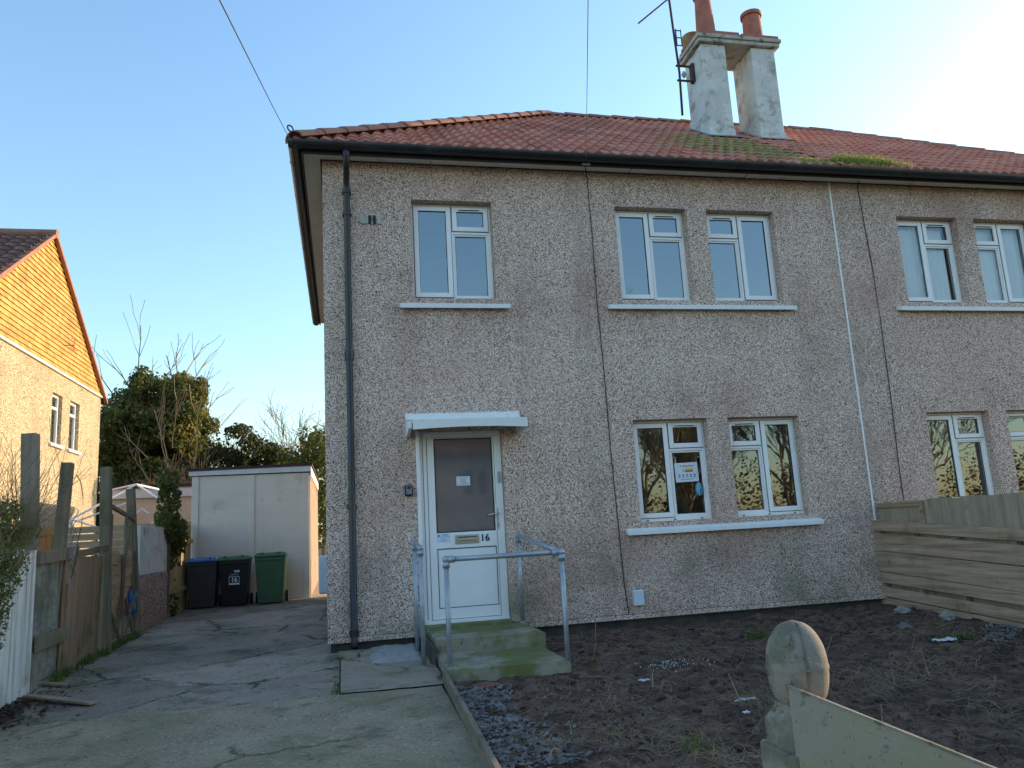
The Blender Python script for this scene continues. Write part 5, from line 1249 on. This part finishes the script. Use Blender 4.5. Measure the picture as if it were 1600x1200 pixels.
# ------------------------------------------------------------------ trees behind
def tree(name, loc, label, cat='tree', group='trees behind the houses'):
    return thing(name, loc, label, cat, group)
TY = 21
def P(px_, py_, Y): return onY(px_, py_, Y)
t1 = tree('ivy_tree', (-6.4, TY, .29), 'big square-topped tree smothered in dark ivy with bare shoots on top')
lob = []
for (px_, py_, rx, rz) in ((255, 615, 1.0, .8), (240, 660, 1.4, 1.1), (235, 710, 1.5, 1.0), (290, 660, .8, 1.0), (300, 710, .6, .8), (205, 640, 1.0, .9), (290, 625, .7, .8), (235, 680, 1.5, 1.2), (285, 690, .9, 1.1), (180, 690, .8, .9), (240, 740, 1.5, 1.0), (175, 740, .9, .8), (295, 740, .7, .9), (225, 605, .5, .5), (285, 600, .4, .5), (180, 660, .5, .5)):
    c = P(px_, py_, TY+.8-2.3*math.sqrt(max(0, 1-((px_-235)/95)**2))+random.uniform(-.3, .3)); lob.append((c[0], c[1], c[2], rx*.92, 1.0, rz*.92))
for _ in range(34):
    l_ = random.choice(lob[:12]); a_ = random.uniform(0, 6.28); lob.append((l_[0]+math.cos(a_)*l_[3]*.9, l_[1]-random.uniform(0, .8), l_[2]+math.sin(a_)*l_[5]*.9, random.uniform(.22, .5), .35, random.uniform(.2, .5)))
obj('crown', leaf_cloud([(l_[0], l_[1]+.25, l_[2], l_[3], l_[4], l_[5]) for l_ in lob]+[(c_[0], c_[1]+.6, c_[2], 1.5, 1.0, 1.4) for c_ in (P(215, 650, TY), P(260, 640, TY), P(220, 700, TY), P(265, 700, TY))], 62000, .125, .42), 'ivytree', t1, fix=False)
obj('trunk', MB().tube([(-6.4, TY, .1), (-6.3, TY, 2.5), (-6.2, TY, 5.5)], [.35, .3, .2], 10), 'bark', t1, smooth=True)
sh2 = MB()
for (a_, b_) in (((215, 600), (190, 515)), ((205, 605), (175, 545)), ((180, 620), (155, 560)), ((285, 590), (310, 530)), ((280, 590), (276, 545)), ((300, 600), (340, 560)), ((305, 610), (325, 585)), ((240, 600), (235, 575)), ((270, 595), (262, 565)), ((315, 650), (345, 620)), ((318, 690), (350, 640)), ((250, 595), (290, 560))):
    p, q = P(*a_, TY-.2), P(*b_, TY-.2); d = q-p; branch(sh2, p-d*.15, d, np.linalg.norm(d)*1.15, .030, 1, .28, .1, 4, 5, .009)
for (a_, b_) in (((265, 740), (215, 650)), ((262, 720), (245, 640)), ((230, 715), (200, 685)), ((270, 700), (275, 620)), ((295, 760), (330, 640)), ((240, 760), (190, 705))):
    p, q = P(*a_, TY-2.7), P(*b_, TY-2.6); d = q-p; branch(sh2, p, d, np.linalg.norm(d), .022, 1, .35, .1, 4, 5, .008)
obj('bare_shoots', sh2, 'twig', t1, fix=False)
def bare(px_, base, topy, Y, label, r=.08, sp=.4, kids=4, depth=3, m='twig'):
    b_ = P(px_, base, Y); h_ = P(px_, topy, Y)[2]; t = tree('bare_tree', (b_[0], Y, .29), label)
    mb = MB(); z0 = .2; mb.tube([(b_[0], Y, z0), (b_[0]+.05, Y, h_*.35)], [r*1.3, r], 8)
    for k in range(5): branch(mb, (b_[0]+.05, Y, h_*random.uniform(.25, .4)), (random.gauss(0, .45), random.gauss(0, .3), .8), h_*random.uniform(.35, .52), r*.75, depth, sp, .15, kids, 4, .008)
    obj('branches', mb, m, t, fix=False)
bare(330, 760, 690, 22, 'leafless pale tree just right of the ivy tree', .09)
bare(385, 760, 690, 24, 'slim leafless tree rising above the middle of the shed', .06, .35)
bare(455, 760, 690, 23, 'bushy leafless tree left of the house corner', .08, .5, 5)
bare(505, 760, 680, 21, 'leafless tree partly hidden by the house corner', .09, .5, 5)
bare(172, 770, 745, 19, 'tangled leafless brown shrub at the foot of the ivy tree', .05, .6, 5, 3, 'brown_twig')
bare(290, 800, 735, 17.5, 'tangled bare brown bush right of the ivy tree foot', .04, .6, 5, 3, 'brown_twig')
def bush(lobs, n, size, label, m, Y, name='evergreen_bush'):
    lo = []
    for (px_, py_, rx, rz) in lobs: c = P(px_, py_, Y+random.uniform(-.3, .3)); lo.append((c[0], c[1], c[2], rx, .8, rz))
    t = tree(name, (lo[0][0], Y, .29), label, 'bush'); obj('crown', leaf_cloud(lo, n, size, .5), m, t, fix=False); obj('trunk', MB().tube([(lo[0][0], Y, .1), (lo[0][0], Y, lo[0][2])], [.12, .06], 6), 'bark', t)
bush([(370, 705, 1.0, .8), (345, 725, .8, .7), (400, 715, .8, .7), (375, 680, .5, .4)], 4200, .13, 'dark evergreen bush rising behind the shed roof', 'darkleaf', 19)
bush([(420, 715, .7, .5), (440, 725, .7, .6)], 1800, .12, 'small green bush behind the right part of the shed roof', 'ivy', 20)
bush([(490, 700, .7, .8), (500, 740, .7, 1.2), (475, 720, .5, .5), (505, 800, .7, 1.2)], 5000, .13, 'dark green bush between the shed and the house corner', 'ivy', 18)
bush([(240, 790, 1.6, .8), (180, 790, 1.2, .8), (290, 790, 1.0, .9)], 4500, .14, 'dark low bush under the ivy tree', 'darkleaf', 18.5)
hg = thing('hedge', (-4, 26, .29), 'long dark hedge closing off the gardens behind the shed', 'hedge')
obj('foliage', leaf_cloud([(-14+1.3*i, 26+random.uniform(-.5, .5), 1.6+random.uniform(-.2, .5), 1.2, .8, 1.7) for i in range(15)], 9000, .2), 'darkleaf', hg, fix=False)

# ------------------------------------------------------------------ across the road (seen reflected in the glass)
oh = thing('opposite_house', (3, -26, -.4), 'grey rendered house with red roof across the road, reflected in the front door glass', 'house')
OY = -24
obj('wall', MB().box(-3.5, 8.2, OY-7, OY, -.5, 4.6), 'opp_wall', oh)
obj('roof', MB().add([(-3.9, OY+.4, 4.5), (8.6, OY+.4, 4.5), (8.6, OY-3.5, 7.4), (-3.9, OY-3.5, 7.4), (8.6, OY-7.4, 4.5), (-3.9, OY-7.4, 4.5)], [(0, 1, 2, 3), (2, 4, 5, 3), (1, 4, 2), (0, 3, 5)]), 'tile_brown', oh, fix=False)
for (x, z) in ((5.6, 2.75), (5.6, .4), (1.2, 2.75), (1.2, .4), (-2.0, 2.75)):
    f = MB(); f.box(x-.6, x+.6, OY, OY+.03, z-.05, z).box(x-.6, x-.52, OY, OY+.03, z, z+1.15).box(x+.52, x+.6, OY, OY+.03, z, z+1.15).box(x-.52, x+.52, OY, OY+.03, z+1.07, z+1.15).box(x-.06, x+.06, OY, OY+.03, z, z+1.07)
    fo = obj('window', f, 'cap', oh); obj('pane', MB().box(x-.52, x+.52, OY+.005, OY+.015, z, z+1.07), 'gasket', fo)
def opp_tree(x, y, h, label, evergreen=False, lobes_=None):
    t = thing('roadside_tree', (x, y, -.4), label, 'tree', 'trees across the road')
    mb = MB(); mb.tube([(x, y, -.5), (x+.1, y, h*.3)], [.2, .15], 8)
    for k in range(8): branch(mb, (x+.1, y, h*random.uniform(.2, .34)), (random.gauss(0, .6), random.gauss(0, .4), 1), h*random.uniform(.4, .6), .08, 3, .45, .2, 5, 4, .012)
    obj('trunk', mb, 'twig', t, fix=False)
    if evergreen: obj('crown', leaf_cloud([(x, y, h*(.18+.11*i), 1.9*(1-i/8), 1.9*(1-i/8), .7) for i in range(7)], 3500, .25), 'darkleaf', t, fix=False)
opp_tree(12.5, -23, 7.5, 'leafless tree across the road left in the window reflections')
opp_tree(16.5, -26, 7.0, 'dark conical evergreen across the road', True)
opp_tree(20.5, -25, 7.0, 'leafless tree across the road right of the evergreen')
opp_tree(15, -24, 5.5, 'smaller leafless tree across the road beside the evergreen')
opp_tree(26, -24, 8.0, 'leafless tree farthest right across the road')
h2 = thing('roadside_hedge', (20, -21, -.4), 'brown hedge across the road reflected low in the windows', 'hedge')
obj('foliage', leaf_cloud([(10.5+1.3*i, -22, 1.3+random.uniform(-.3, .7), 1.2, .8, 1.8+random.random()) for i in range(26)], 22000, .12), 'deadleaf', h2, fix=False)
